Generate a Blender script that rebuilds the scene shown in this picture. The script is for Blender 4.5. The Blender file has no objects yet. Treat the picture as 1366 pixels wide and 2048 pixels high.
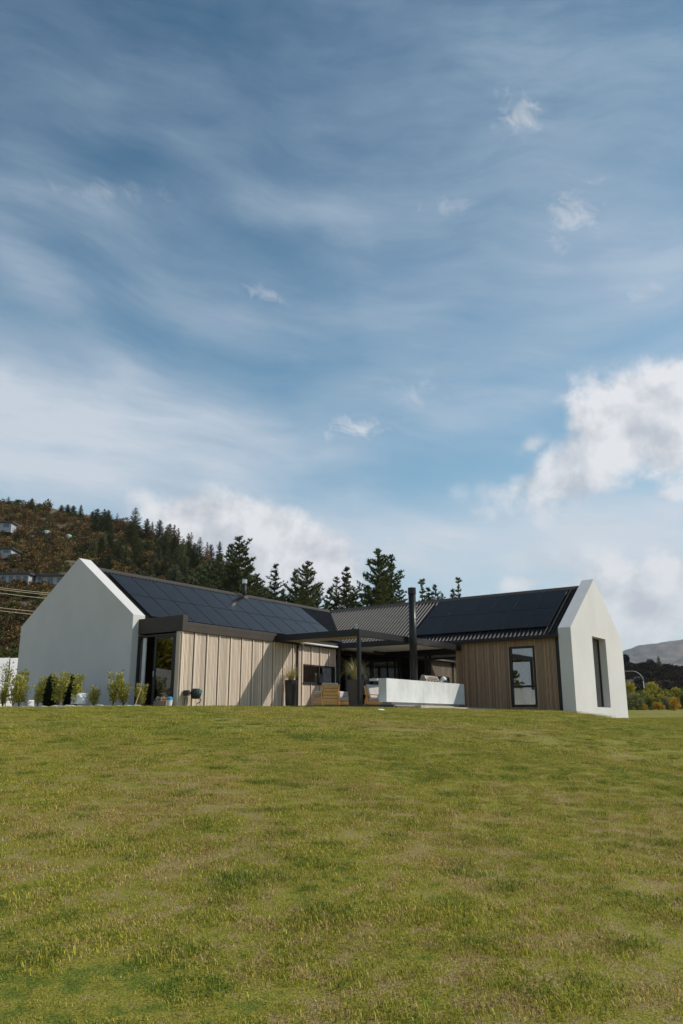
import bpy, bmesh, math, random
import numpy as np
from mathutils import Vector, Matrix, noise as mnoise
sc = bpy.context.scene
COL = sc.collection
R = math.radians

# ------------------------------------------------------------------ camera
CAM = np.array([-18.863, -22.655, -0.708]); YAW = R(35.563); TILT = R(14.71); FPX = 1593.0
cd_ = np.array([math.cos(YAW)*math.cos(TILT), math.sin(YAW)*math.cos(TILT), math.sin(TILT)])
cr_ = np.array([math.sin(YAW), -math.cos(YAW), 0.0]); cu_ = np.cross(cr_, cd_)
cam = bpy.data.cameras.new('camera'); camo = bpy.data.objects.new('camera', cam); COL.objects.link(camo)
cam.sensor_fit = 'VERTICAL'; cam.sensor_height = 36; cam.sensor_width = 24; cam.lens = 28.0
cam.clip_start = 0.1; cam.clip_end = 30000
M4 = Matrix(((cr_[0], cu_[0], -cd_[0], CAM[0]), (cr_[1], cu_[1], -cd_[1], CAM[1]), (cr_[2], cu_[2], -cd_[2], CAM[2]), (0, 0, 0, 1)))
camo.matrix_world = M4
sc.camera = camo
def at(px, py, D):                       # photo pixel + depth along the view axis -> point
    return CAM + cd_*D + (cr_*(px-683) - cu_*(py-1024))*D/FPX
def depth_lat(x, y):
    vx, vy = x-CAM[0], y-CAM[1]
    return vx*math.cos(YAW)+vy*math.sin(YAW), vx*cr_[0]+vy*cr_[1]

# ------------------------------------------------------------------ light, exposure
SUN = Vector((0.75, -0.95, 1.0)).normalized()
HAZE = 5e-5
sl = bpy.data.lights.new('sun', 'SUN'); sl.energy = 3.8; sl.angle = R(0.55); sl.color = (1.0, 0.945, 0.87)
so = bpy.data.objects.new('sun', sl); COL.objects.link(so); so.location = (0, -20, 60)
so.rotation_euler = SUN.to_track_quat('Z', 'Y').to_euler()
sc.view_settings.view_transform = 'Standard'; sc.view_settings.look = 'None'
sc.view_settings.exposure = 0.0; sc.view_settings.gamma = 1.0; sc.view_settings.use_curve_mapping = False

# ------------------------------------------------------------------ node helper
class V:
    """a node output with arithmetic"""
    def __init__(s, nt, out): s.nt = nt; s.o = out
    def _m(s, op, *a):
        n = s.nt.nodes.new('ShaderNodeMath'); n.operation = op
        for i, v in enumerate((s,)+a):
            if isinstance(v, V): s.nt.links.new(v.o, n.inputs[i])
            else: n.inputs[i].default_value = v
        return V(s.nt, n.outputs[0])
    def __add__(s, b): return s._m('ADD', b)
    def __sub__(s, b): return s._m('SUBTRACT', b)
    def __mul__(s, b): return s._m('MULTIPLY', b)
    def __truediv__(s, b): return s._m('DIVIDE', b)
    def max(s, b): return s._m('MAXIMUM', b)
    def min(s, b): return s._m('MINIMUM', b)
    def abs(s): return s._m('ABSOLUTE')
    def pow(s, b): return s._m('POWER', b)
    def floor(s): return s._m('FLOOR')
    def ss(s, a, b):
        n = s.nt.nodes.new('ShaderNodeMapRange'); n.interpolation_type = 'SMOOTHSTEP'
        s.nt.links.new(s.o, n.inputs[0]); n.inputs[1].default_value = a; n.inputs[2].default_value = b
        return V(s.nt, n.outputs[0])
def xyz(nt, x, y, z=0.0):
    n = nt.nodes.new('ShaderNodeCombineXYZ')
    for i, v in enumerate((x, y, z)):
        if isinstance(v, V): nt.links.new(v.o, n.inputs[i])
        else: n.inputs[i].default_value = v
    return V(nt, n.outputs[0])
def sep(nt, v):
    n = nt.nodes.new('ShaderNodeSeparateXYZ'); nt.links.new(v.o, n.inputs[0])
    return [V(nt, o) for o in n.outputs]
def noise(nt, vec, scale, detail=4, rough=0.55, dist=0.0, lac=2.0):
    n = nt.nodes.new('ShaderNodeTexNoise'); n.inputs['Scale'].default_value = scale; n.inputs['Detail'].default_value = detail
    n.inputs['Roughness'].default_value = rough; n.inputs['Distortion'].default_value = dist; n.inputs['Lacunarity'].default_value = lac
    if vec is not None: nt.links.new(vec.o, n.inputs['Vector'])
    return V(nt, n.outputs[0])
def mixc(nt, fac, a, b):
    n = nt.nodes.new('ShaderNodeMix'); n.data_type = 'RGBA'; n.clamp_factor = True
    for sock, v in ((n.inputs[0], fac), (n.inputs[6], a), (n.inputs[7], b)):
        if isinstance(v, V): nt.links.new(v.o, sock)
        elif isinstance(v, (int, float)): sock.default_value = v
        else: sock.default_value = (*v, 1)
    return V(nt, n.outputs[2])
def mulc(nt, a, b):
    n = nt.nodes.new('ShaderNodeMix'); n.data_type = 'RGBA'; n.blend_type = 'MULTIPLY'; n.inputs[0].default_value = 1; n.clamp_result = False
    for sock, v in ((n.inputs[6], a), (n.inputs[7], b)):
        if isinstance(v, V): nt.links.new(v.o, sock)
        else: sock.default_value = (*v, 1)
    return V(nt, n.outputs[2])
def attr(nt, name):
    n = nt.nodes.new('ShaderNodeAttribute'); n.attribute_name = name; return V(nt, n.outputs['Fac'])
def wpos(nt):
    n = nt.nodes.new('ShaderNodeNewGeometry'); return V(nt, n.outputs['Position'])
def opos(nt):
    n = nt.nodes.new('ShaderNodeTexCoord'); return V(nt, n.outputs['Object'])

# ------------------------------------------------------------------ sky (world)
w = bpy.data.worlds.new('World'); sc.world = w; w.use_nodes = True
nt = w.node_tree; nt.nodes.clear()
tc = nt.nodes.new('ShaderNodeTexCoord'); DIR = V(nt, tc.outputs['Generated'])
sky = nt.nodes.new('ShaderNodeTexSky'); sky.sky_type = 'NISHITA'; sky.sun_disc = False
sky.sun_elevation = math.asin(SUN.z); sky.sun_rotation = math.atan2(SUN.x, SUN.y); sky.altitude = 300; sky.air_density = 1.0; sky.dust_density = 1.0; sky.ozone_density = 1.0
dx, dy, dz = sep(nt, DIR)
az = dy._m('ARCTAN2', dx); U = (az*-1.0)+YAW
EL = dz._m('ARCSINE')
UE = xyz(nt, U, EL)
CLEAR_TINT = mixc(nt, EL.ss(.36, .84), (0.96, 1.38, 1.32), (0.34, 0.77, 0.88))
# haze sheets: photo pixel of the centre, half-width, half-height, tilt, strength
HAZES = [(1180, 440, 430, 350, 0, .38), (720, 540, 330, 130, 0, .06), (40, 270, 130, 130, 10, .18), (150, 392, 270, 40, 2, .26), (660, 425, 300, 50, -7, .22), (50, 540, 220, 60, -34, .42),
         (110, 845, 500, 150, -7, .95), (60, 960, 330, 70, -6, .6), (360, 620, 220, 50, -8, .22), (760, 190, 480, 170, 4, .26), (900, 1070, 560, 75, 0, .45), (1220, 1080, 380, 120, 0, .40), (720, 800, 260, 60, 6, .18), (1050, 800, 260, 40, 10, .22), (1250, 600, 260, 130, 8, .25), (500, 900, 330, 70, 0, .20)]
# cumulus: the same plus noise reach and edge softness
CUMULI = [(1330, 830, 215, 135, 12, 1.0, 1.6, .42), (1190, 910, 250, 90, 26, .95, 1.9, .6), (1090, 965, 160, 52, 6, .9, 2.2, .8), (1060, 890, 60, 28, 20, .7, 2.4, .7), (1330, 1200, 330, 135, 4, .95, 1.9, .6), (1150, 1120, 240, 60, 4, .5, 1.5, 1.2),
          (510, 1095, 290, 105, -14, 1.0, 1.3, .34), (410, 1020, 90, 34, 0, .9, 1.7, .4), (1050, 1168, 60, 22, 0, .8, 2.6, .8), (1360, 985, 70, 18, 4, .8, 3.2, 1.0)]
WISPS = [(1285, 590, 44, 24, 0, .62), (715, 855, 120, 28, 6, .70), (1042, 235, 62, 48, -20, .60), (1140, 425, 60, 70, -25, .55), (900, 415, 60, 24, 0, .32), (535, 592, 62, 20, -15, .34), (830, 790, 60, 60, 40, .30), (215, 385, 150, 26, 8, .22)]
# colour of clear sky, a little deeper and greyer than the model's
clear = mulc(nt, V(nt, sky.outputs[0]), CLEAR_TINT)
def puv(px, py):                         # where in the sky a photo pixel lies: angle right of the view, elevation
    v = cd_*FPX+cr_*(px-683)-cu_*(py-1024); v = v/np.linalg.norm(v)
    return YAW-math.atan2(v[1], v[0]), math.asin(v[2])
def blob(px, py, rx, ry, rot, nz, amp, s0, s1, k=1.0):
    cu, cv = puv(px, py); ce = math.cos(cv); du = (U-cu)*ce; dv = EL-cv; c, s = math.cos(R(rot)), math.sin(R(rot))
    p = (du*c+dv*s)*(FPX/rx); q = (dv*c-du*s)*(FPX/ry)
    d = (p*p+q*q)._m('SQRT')
    return ((nz-0.5)*amp-d+1.0).ss(s0, s1)*k
# drifting fibres: long, nearly level, bent by a slow warp
w1 = noise(nt, UE, 2.6, 2, .5); w2 = noise(nt, xyz(nt, U+5.2, EL+1.7), 2.6, 2, .5)
FU = U+(w1-.5)*.26; FV = EL+(w2-.5)*.15+U*.08
band = noise(nt, xyz(nt, FU*2.2, FV*7.5), 1.0, 7, .56)
fibre = noise(nt, xyz(nt, FU*6.0+FV*4.0, FV*38.0, 3.0), 1.0, 8, .64)
lumpy = noise(nt, xyz(nt, U*4.0, EL*6.5, 7.0), 1.0, 7, .55)
away = U.abs().ss(0.50, 0.75)
edge = band*.75+lumpy*.25
hz = edge.ss(.34, .74)*.30
for args in HAZES: hz = hz._m('ADD', blob(*args[:5], edge, 1.1, -.45, 1.3, args[5]))
hz = hz+away*edge.ss(.35, .65)*.40
hz = hz*((fibre-.5)*1.0+(lumpy-.5)*.20+1.0)+(fibre-.5)*.10+EL.ss(.36, .02)*.56
puff = noise(nt, UE, 11.0, 10, .60, .15)
puffo = noise(nt, xyz(nt, U+0.020, EL+0.016), 11.0, 6, .55, .15)   # the same lumps seen a little nearer the sun: relief
pufs = noise(nt, UE, 11.0, 6, .55, .15)
wisp = noise(nt, xyz(nt, U*1.2+EL*0.5, EL*1.5), 26.0, 9, .68, .6)
cum = None
for args in CUMULI:
    bb = blob(*args[:5], puff, args[6], 0.0, args[7], args[5]); cum = bb if cum is None else cum.max(bb)
for args in WISPS: cum = cum.max(blob(*args[:5], wisp, 3.6, 0.15, 1.5, args[5]))
elsew = noise(nt, xyz(nt, dx, dy, dz*2.5), 2.6, 6, .55)            # the same kind of cumulus elsewhere round the horizon
cum = cum.max(elsew.ss(0.52, 0.62)*away*EL.ss(0.6, 0.3)*0.9)
relief = ((pufs-puffo)*4.2+0.58).max(0.0).min(1.0)
lowg = EL.ss(0.08, 0.24)*0.28+0.72
ccol = mixc(nt, relief*lowg+0.15, (5.0, 5.3, 5.9), (8.5, 8.5, 8.7))
veilcol = mixc(nt, EL.ss(0.25, 0.80), (6.7, 7.2, 7.9), (4.0, 5.2, 6.4))
c1 = mixc(nt, hz.max(0.0).min(0.90), clear, veilcol)
c2 = mixc(nt, cum*0.94, c1, ccol)
bg = nt.nodes.new('ShaderNodeBackground'); bg.inputs[1].default_value = 0.1
nt.links.new(c2.o, bg.inputs[0])
wo = nt.nodes.new('ShaderNodeOutputWorld'); nt.links.new(bg.outputs[0], wo.inputs[0])
w.cycles.sampling_method = 'MANUAL'; w.cycles.sample_map_resolution = 512

# ------------------------------------------------------------------ materials
MATS = {}
def mat(name, col, rough=0.6, metal=0.0, var=0.0, vscale=3.0, rnd=0.0, col2=None, bump=0.0, bscale=40, stretch=None, spec=0.5, coat=0.0, space='o', trans=0.0, hue=None, inst=0.0):
    m = bpy.data.materials.new(name); m.use_nodes = True; n = m.node_tree
    b = n.nodes['Principled BSDF']; b.inputs['Roughness'].default_value = rough; b.inputs['Metallic'].default_value = metal
    b.inputs['Specular IOR Level'].default_value = spec; b.inputs['Coat Weight'].default_value = coat
    p = opos(n) if space == 'o' else wpos(n)
    if stretch:
        x, y, z = sep(n, p); p = xyz(n, x*stretch[0], y*stretch[1], z*stretch[2])
    c = None
    if var or col2:
        nz = noise(n, p, vscale, 6, .6)
        hi = col2 or tuple(min(1, v*(1+var)) for v in col); lo = col if col2 else tuple(v*(1-var) for v in col)
        c = mixc(n, nz.ss(0.32, 0.68), lo, hi)
    if rnd:
        r = attr(n, 'rnd'); base = c if c is not None else col
        lo_ = r*(2*rnd)+(1-rnd); c = mulc(n, base, xyz(n, lo_, lo_, lo_))
        if hue: c = mixc(n, (r*7.13)._m('FRACT').ss(0.55, 1.0)*0.8, c, hue)
    if inst:
        oi = n.nodes.new('ShaderNodeObjectInfo'); k_ = V(n, oi.outputs['Random'])*(2*inst)+(1-inst); c = mulc(n, c if c is not None else col, xyz(n, k_, k_*.98, k_*.92))
    if c is not None: n.links.new(c.o, b.inputs['Base Color'])
    else: b.inputs['Base Color'].default_value = (*col, 1)
    if bump:
        bn = n.nodes.new('ShaderNodeBump'); bn.inputs['Strength'].default_value = bump; bn.inputs['Distance'].default_value = 0.01
        n.links.new(noise(n, p, bscale, 5, .6).o, bn.inputs['Height']); n.links.new(bn.outputs[0], b.inputs['Normal'])
    if trans:
        t = n.nodes.new('ShaderNodeBsdfTranslucent')
        if c is not None: n.links.new(c.o, t.inputs[0])
        else: t.inputs[0].default_value = (*col, 1)
        mx = n.nodes.new('ShaderNodeMixShader'); mx.inputs[0].default_value = trans
        n.links.new(b.outputs[0], mx.inputs[1]); n.links.new(t.outputs[0], mx.inputs[2])
        n.links.new(mx.outputs[0], n.nodes['Material Output'].inputs[0])
    MATS[name] = m
    return m
def glassmat(name, tint, refl=1.0, rough=0.0):
    m = bpy.data.materials.new(name); m.use_nodes = True; n = m.node_tree; n.nodes.clear()
    tr = n.nodes.new('ShaderNodeBsdfTransparent'); tr.inputs[0].default_value = (*tint, 1)
    gl = n.nodes.new('ShaderNodeBsdfGlossy'); gl.inputs['Roughness'].default_value = rough
    lw = n.nodes.new('ShaderNodeLayerWeight'); lw.inputs[0].default_value = 0.5
    f = V(n, lw.outputs['Facing']).pow(4.0)*0.8+0.10*refl
    mx = n.nodes.new('ShaderNodeMixShader'); n.links.new(f.min(1.0).o, mx.inputs[0]); n.links.new(tr.outputs[0], mx.inputs[1]); n.links.new(gl.outputs[0], mx.inputs[2])
    o = n.nodes.new('ShaderNodeOutputMaterial'); n.links.new(mx.outputs[0], o.inputs[0]); MATS[name] = m
    return m
mat('plaster', (.615, .588, .56), .85, var=.04, vscale=.6, bump=.25, bscale=60, stretch=(1, 1, .8))
mat('timber_pale', (.63, .505, .385), .75, rnd=.24, var=.10, vscale=5, stretch=(6, 6, .5), hue=(.50, .42, .35), bump=.2, bscale=30)  # paler cedar tone for the long wing's boards and battens
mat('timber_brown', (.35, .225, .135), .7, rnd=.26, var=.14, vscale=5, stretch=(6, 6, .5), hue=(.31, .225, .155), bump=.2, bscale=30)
mat('roof_steel', (.028, .024, .022), .46, metal=.0, var=.08, vscale=2, spec=.17)
mat('fascia', (.062, .049, .039), .55, var=.08, vscale=2, spec=.2)
mat('black_metal', (.018, .017, .017), .42, var=.12, vscale=3, spec=.3)
mat('flue_black', (.014, .013, .013), .34, var=.25, vscale=3, spec=.32)
mat('frame_dark', (.030, .027, .024), .5, spec=.25)
mat('panel_glass', (.014, .0115, .010), .16, var=.15, vscale=1.5, spec=.19)
mat('panel_frame', (.02, .02, .021), .35)
mat('rail_alu', (.45, .44, .42), .4, metal=.6)
mat('white_paint', (.72, .71, .69), .6, var=.04)
mat('interior', (.62, .52, .42), .8, var=.05)
mat('interior_floor', (.22, .17, .12), .5, var=.1)
mat('concrete', (.62, .62, .60), .75, var=.10, vscale=2.2, bump=.15, bscale=35, stretch=(1, 1, .6))
mat('concrete_dark', (.36, .34, .31), .85, var=.15, vscale=3, bump=.2)
mat('paver', (.46, .42, .37), .85, var=.12, vscale=4)
mat('patio_edge', (.055, .055, .058), .7, var=.2)
mat('steel', (.55, .54, .52), .32, metal=.85)
mat('bbq', (.34, .29, .24), .4, metal=.3)
mat('oak', (.82, .46, .15), .55, var=.12, vscale=3, stretch=(1, 6, 6), rnd=.1)
mat('cushion', (.53, .49, .45), .95, var=.05, vscale=6, bump=.2, bscale=120)
mat('pot_black', (.026, .027, .028), .28, var=.3, vscale=2, spec=.6)
mat('soil', (.05, .036, .025), .95, var=.3, vscale=8)
mat('hose_black', (.022, .022, .021), .5)
mat('teal', (.02, .16, .15), .4)
mat('hose_green', (.02, .07, .05), .5)
mat('tan_canvas', (.40, .31, .22), .8, var=.05)
mat('louvre_white', (.62, .60, .57), .5)
mat('box_timber', (.36, .27, .22), .8, var=.1)
mat('bucket_white', (.72, .72, .72), .4)
mat('bucket_blue', (.03, .30, .50), .4)
mat('flower_pale', (.66, .72, .50), .7, rnd=.2)
mat('flower_orange', (.80, .42, .16), .7, rnd=.2)
mat('terracotta', (.30, .13, .08), .8)
mat('bag_white', (.80, .80, .80), .5, var=.05, vscale=9)
mat('stone', (.48, .46, .42), .9, var=.2, vscale=6)
mat('tool_wood', (.55, .38, .20), .6)
mat('vase', (.16, .20, .05), .35)
mat('laurel', (.36, .34, .045), .42, rnd=.55, hue=(.52, .46, .10), trans=.25, spec=.6)
mat('laurel_grey', (.10, .11, .05), .6, rnd=.4, trans=.2)
mat('conifer_dark', (.020, .030, .011), .7, rnd=.4)
mat('twig', (.13, .095, .06), .9, var=.2)
mat('tussock', (.46, .39, .16), .6, rnd=.45, hue=(.26, .30, .07), trans=.25)
mat('pine_needle', (.080, .098, .028), .65, rnd=.5, trans=.15)
mat('pine_olive', (.115, .12, .032), .65, rnd=.5, trans=.15)
mat('pine_brown', (.23, .115, .05), .75, rnd=.45, trans=.15)
mat('bark', (.075, .055, .042), .95, var=.3, vscale=8)
mat('scrub', (.150, .102, .040), .85, rnd=.55, hue=(.15, .080, .028), trans=.1, spec=.1, inst=.55)
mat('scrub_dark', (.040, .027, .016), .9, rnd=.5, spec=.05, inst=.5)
mat('tree_dark', (.020, .022, .013), .9, rnd=.5, spec=.05)
mat('leaf_green', (.13, .145, .03), .6, spec=.2, rnd=.45, trans=.25)
mat('leaf_yellow', (.34, .29, .04), .6, spec=.2, rnd=.4, trans=.25)
mat('leaf_orange', (.55, .33, .05), .6, spec=.2, rnd=.4, trans=.25)
mat('leaf_sage', (.24, .235, .11), .6, spec=.2, rnd=.4, trans=.2)
mat('hedge', (.065, .085, .018), .55, spec=.2, rnd=.5, hue=(.16, .17, .03), trans=.2)
mat('hill_soil', (.085, .058, .028), .95, col2=(.16, .12, .07), vscale=.035, space='w')
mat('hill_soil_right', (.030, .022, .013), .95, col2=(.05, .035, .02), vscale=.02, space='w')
mat('mountain', (.095, .085, .085), .95, col2=(.22, .17, .135), vscale=.0022, space='w', bump=0)
mat('galv', (.36, .38, .40), .55, metal=.2)
mat('wire', (.42, .34, .22), .5)
mat('wood_pole', (.16, .12, .09), .9)
mat('hill_white', (.40, .40, .41), .6)
mat('hill_roof', (.05, .055, .065), .5)
mat('hill_tank', (.42, .48, .44), .6)
mat('hill_pane', (.06, .09, .12), .12, spec=.8)
glassmat('glass', (.82, .83, .81), 2.2)
glassmat('glass_dark', (.30, .31, .30), 1.0)
mat('litter', (.75, .70, .62), .8)

# ------------------------------------------------------------------ mesh builder
class MB:
    def __init__(s): s.v = []; s.f = []; s.r = []; s.m = []
    def face(s, pts, r=None, mi=0):
        i = len(s.v); s.v += [tuple(map(float, p)) for p in pts]; s.f.append(tuple(range(i, i+len(pts))))
        s.r.append(random.random() if r is None else r); s.m.append(mi)
    def box(s, x0, x1, y0, y1, z0, z1, r=None, mi=0):
        if x0 > x1: x0, x1 = x1, x0
        if y0 > y1: y0, y1 = y1, y0
        if z0 > z1: z0, z1 = z1, z0
        r = random.random() if r is None else r; i = len(s.v)
        s.v += [(x0, y0, z0), (x1, y0, z0), (x1, y1, z0), (x0, y1, z0), (x0, y0, z1), (x1, y0, z1), (x1, y1, z1), (x0, y1, z1)]
        for q in ((3, 2, 1, 0), (4, 5, 6, 7), (0, 1, 5, 4), (1, 2, 6, 5), (2, 3, 7, 6), (3, 0, 4, 7)):
            s.f.append(tuple(i+k for k in q)); s.r.append(r); s.m.append(mi)
        return s
    def hexa(s, bot, top, r=None, mi=0):           # two loops of n points
        n = len(bot); i = len(s.v); r = random.random() if r is None else r
        s.v += [tuple(map(float, p)) for p in bot]+[tuple(map(float, p)) for p in top]
        s.f.append(tuple(range(i+n-1, i-1, -1))); s.f.append(tuple(range(i+n, i+2*n)))
        for k in range(n): s.f.append((i+k, i+(k+1) % n, i+n+(k+1) % n, i+n+k))
        s.r += [r]*(n+2); s.m += [mi]*(n+2)
        return s
    def tube(s, path, rad, n=8, r=None, mi=0, caps=True):
        path = [Vector(p) for p in path]; rads = rad if isinstance(rad, (list, tuple)) else [rad]*len(path)
        i0 = len(s.v); r = random.random() if r is None else r
        for k, p in enumerate(path):
            t = (path[min(k+1, len(path)-1)]-path[max(k-1, 0)]).normalized()
            a = t.orthogonal().normalized() if abs(t.z) < .9 else Vector((1, 0, 0)).cross(t).normalized()
            if abs(t.z) < .9: a = Vector((0, 0, 1)).cross(t).normalized()
            b = t.cross(a)
            for j in range(n):
                an = 2*math.pi*j/n; q = p+(a*math.cos(an)+b*math.sin(an))*rads[k]; s.v.append(tuple(q))
        for k in range(len(path)-1):
            for j in range(n):
                s.f.append((i0+k*n+j, i0+k*n+(j+1) % n, i0+(k+1)*n+(j+1) % n, i0+(k+1)*n+j)); s.r.append(r); s.m.append(mi)
        if caps:
            s.f.append(tuple(i0+j for j in range(n-1, -1, -1))); s.f.append(tuple(i0+(len(path)-1)*n+j for j in range(n))); s.r += [r, r]; s.m += [mi, mi]
        return s
    def mesh(s, name, mats, smooth=False, off=(0, 0, 0), fix=True):
        me = bpy.data.meshes.new(name)
        v = [(x-off[0], y-off[1], z-off[2]) for x, y, z in s.v]
        me.from_pydata(v, [], s.f)
        a = me.attributes.new('rnd', 'FLOAT', 'FACE'); a.data.foreach_set('value', s.r)
        for m in mats: me.materials.append(MATS[m])
        if len(mats) > 1: me.polygons.foreach_set('material_index', s.m)
        if fix:
            bm = bmesh.new(); bm.from_mesh(me); bmesh.ops.recalc_face_normals(bm, faces=bm.faces); bm.to_mesh(me); bm.free()
        if smooth: me.polygons.foreach_set('use_smooth', [True]*len(me.polygons))
        me.update(); return me
    def build(s, name, mats, parent=None, smooth=False, local=False, bevel=0, fix=True):
        if isinstance(mats, str): mats = [mats]
        off = (0, 0, 0)
        if parent is not None and not local:
            p = parent; off = Vector((0, 0, 0))
            while p is not None: off = off+p.location; p = p.parent
        o = bpy.data.objects.new(name, s.mesh(name, mats, smooth, off, fix)); COL.objects.link(o)
        if parent is not None: o.parent = parent
        if bevel:
            b = o.modifiers.new('bevel', 'BEVEL'); b.width = bevel; b.segments = 2; b.limit_method = 'ANGLE'; b.angle_limit = R(40)
        return o
def thing(name, label, cat, loc, rz=0.0, group=None):
    o = bpy.data.objects.new(name, None); COL.objects.link(o); o.location = loc; o.rotation_euler = (0, 0, rz); o.empty_display_size = .2
    return tag(o, label, cat, group)
def tag(o, label, cat, group=None):
    o['label'] = label; o['category'] = cat
    if group: o['group'] = group
    return o
def struct(o): o['kind'] = 'structure'; return o
def copy_tree(o, parent=None):
    c = o.copy(); COL.objects.link(c); c.parent = parent
    for ch in list(o.children): copy_tree(ch, c)
    return c
def from_mesh(name, me, parent):
    o = bpy.data.objects.new(name, me); COL.objects.link(o); o.parent = parent; return o

# ------------------------------------------------------------------ terrain (one sheet, camera stands on its slope)
def ctrl():
    P = []
    def col(px, crest_y, Dc, plate=True, far=None):
        zc = -.708+Dc*(1442-crest_y)/FPX
        for u in (.2, .4, .6, .8, .92):
            D = u*Dc; P.append((D, (px-683)/FPX*D, -2.15+(zc+2.15)*(1.30*u-.30*u*u)))
        P.append((Dc, (px-683)/FPX*Dc, zc))
        if plate:
            for D in (Dc+1.2, Dc+4, Dc+10, Dc+22): P.append((D, (px-683)/FPX*D, zc-.03))
        if far:
            for D, y in far: P.append((D, (px-683)/FPX*D, -.708+D*(1442-y)/FPX))
    col(-250, 1419, 25); col(0, 1416.5, 25); col(250, 1414.5, 25.3); col(480, 1414.5, 26); col(720, 1416, 27.6); col(900, 1419, 29.2)
    col(1020, 1423, 30, False); col(1127, 1426.5, 31.2, False); col(1160, 1430.5, 31.8, False, ((37, 1431), (45, 1428)))
    col(1257, 1440, 36.9, False, ((45, 1434), (58, 1424)))
    col(1366, 1444, 38, False, ((46, 1436), (60, 1424.5)))
    col(1500, 1450, 38, False, ((46, 1440), (60, 1427)))
    P.append((0, 0, -2.15)); P.append((-8, 0, -2.7)); P.append((0, 9, -2.4)); P.append((0, -9, -2.2)); P.append((3, 8, -2.25)); P.append((3, -8, -2.0))
    return np.array(P)
CP = ctrl()
def U_(r2): return np.where(r2 > 1e-9, r2*np.log(np.maximum(r2, 1e-9)), 0)
def tps_fit(P, lam=.02):
    n = len(P); d2 = ((P[:, None, :2]-P[None, :, :2])**2).sum(-1); K = U_(d2)+lam*np.eye(n)
    A = np.zeros((n+3, n+3)); A[:n, :n] = K; A[:n, n] = 1; A[:n, n+1:] = P[:, :2]; A[n, :n] = 1; A[n+1:, :n] = P[:, :2].T
    return np.linalg.solve(A, np.concatenate([P[:, 2], [0, 0, 0]]))
TW = tps_fit(CP)
def ground_np(x, y):
    x = np.asarray(x, float); y = np.asarray(y, float)
    D = (x-CAM[0])*math.cos(YAW)+(y-CAM[1])*math.sin(YAW); L = (x-CAM[0])*cr_[0]+(y-CAM[1])*cr_[1]
    Dq = np.clip(D, -12, 64); Lq = np.clip(L, -26, 34)
    z = np.full(D.shape, TW[-3])+TW[-2]*Dq+TW[-1]*Lq
    for (a_, b_, _), w_ in zip(CP, TW[:-3]): z = z+w_*U_((Dq-a_)**2+(Lq-b_)**2)
    far = np.clip((D-58)/60, 0, 1); far = far*far*(3-2*far)
    return np.clip(z, -4, 1.2)*(1-far)+far*(-.3+np.clip(L, 0, 60)/60*1.6)
def gz(x, y): return float(ground_np(np.array([x]), np.array([y]))[0])
angs = np.concatenate([np.linspace(-.72, .72, 230), np.linspace(.72, 2*math.pi-.72, 90)[1:-1]])
rads = np.concatenate([[0.3], np.geomspace(1.2, 70, 130), np.geomspace(80, 7600, 26)])
AA, RR = np.meshgrid(angs, rads)
gx = CAM[0]+RR*np.cos(YAW-AA); gy = CAM[1]+RR*np.sin(YAW-AA); gzv = ground_np(gx, gy)
nr, na = RR.shape
me = bpy.data.meshes.new('ground')
faces = [(i*na+j, i*na+(j+1) % na, (i+1)*na+(j+1) % na, (i+1)*na+j) for i in range(nr-1) for j in range(na)]
faces.append(tuple(range(na)))
me.from_pydata(np.stack([gx.ravel(), gy.ravel(), gzv.ravel()], 1).tolist(), [], faces)
bm = bmesh.new(); bm.from_mesh(me); bmesh.ops.recalc_face_normals(bm, faces=bm.faces)
bm.faces.ensure_lookup_table()
if bm.faces[len(bm.faces)//2].normal.z < 0: bmesh.ops.reverse_faces(bm, faces=bm.faces)
bm.to_mesh(me); bm.free()
me.polygons.foreach_set('use_smooth', [True]*len(me.polygons))
ground = struct(bpy.data.objects.new('ground', me)); COL.objects.link(ground)
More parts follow.
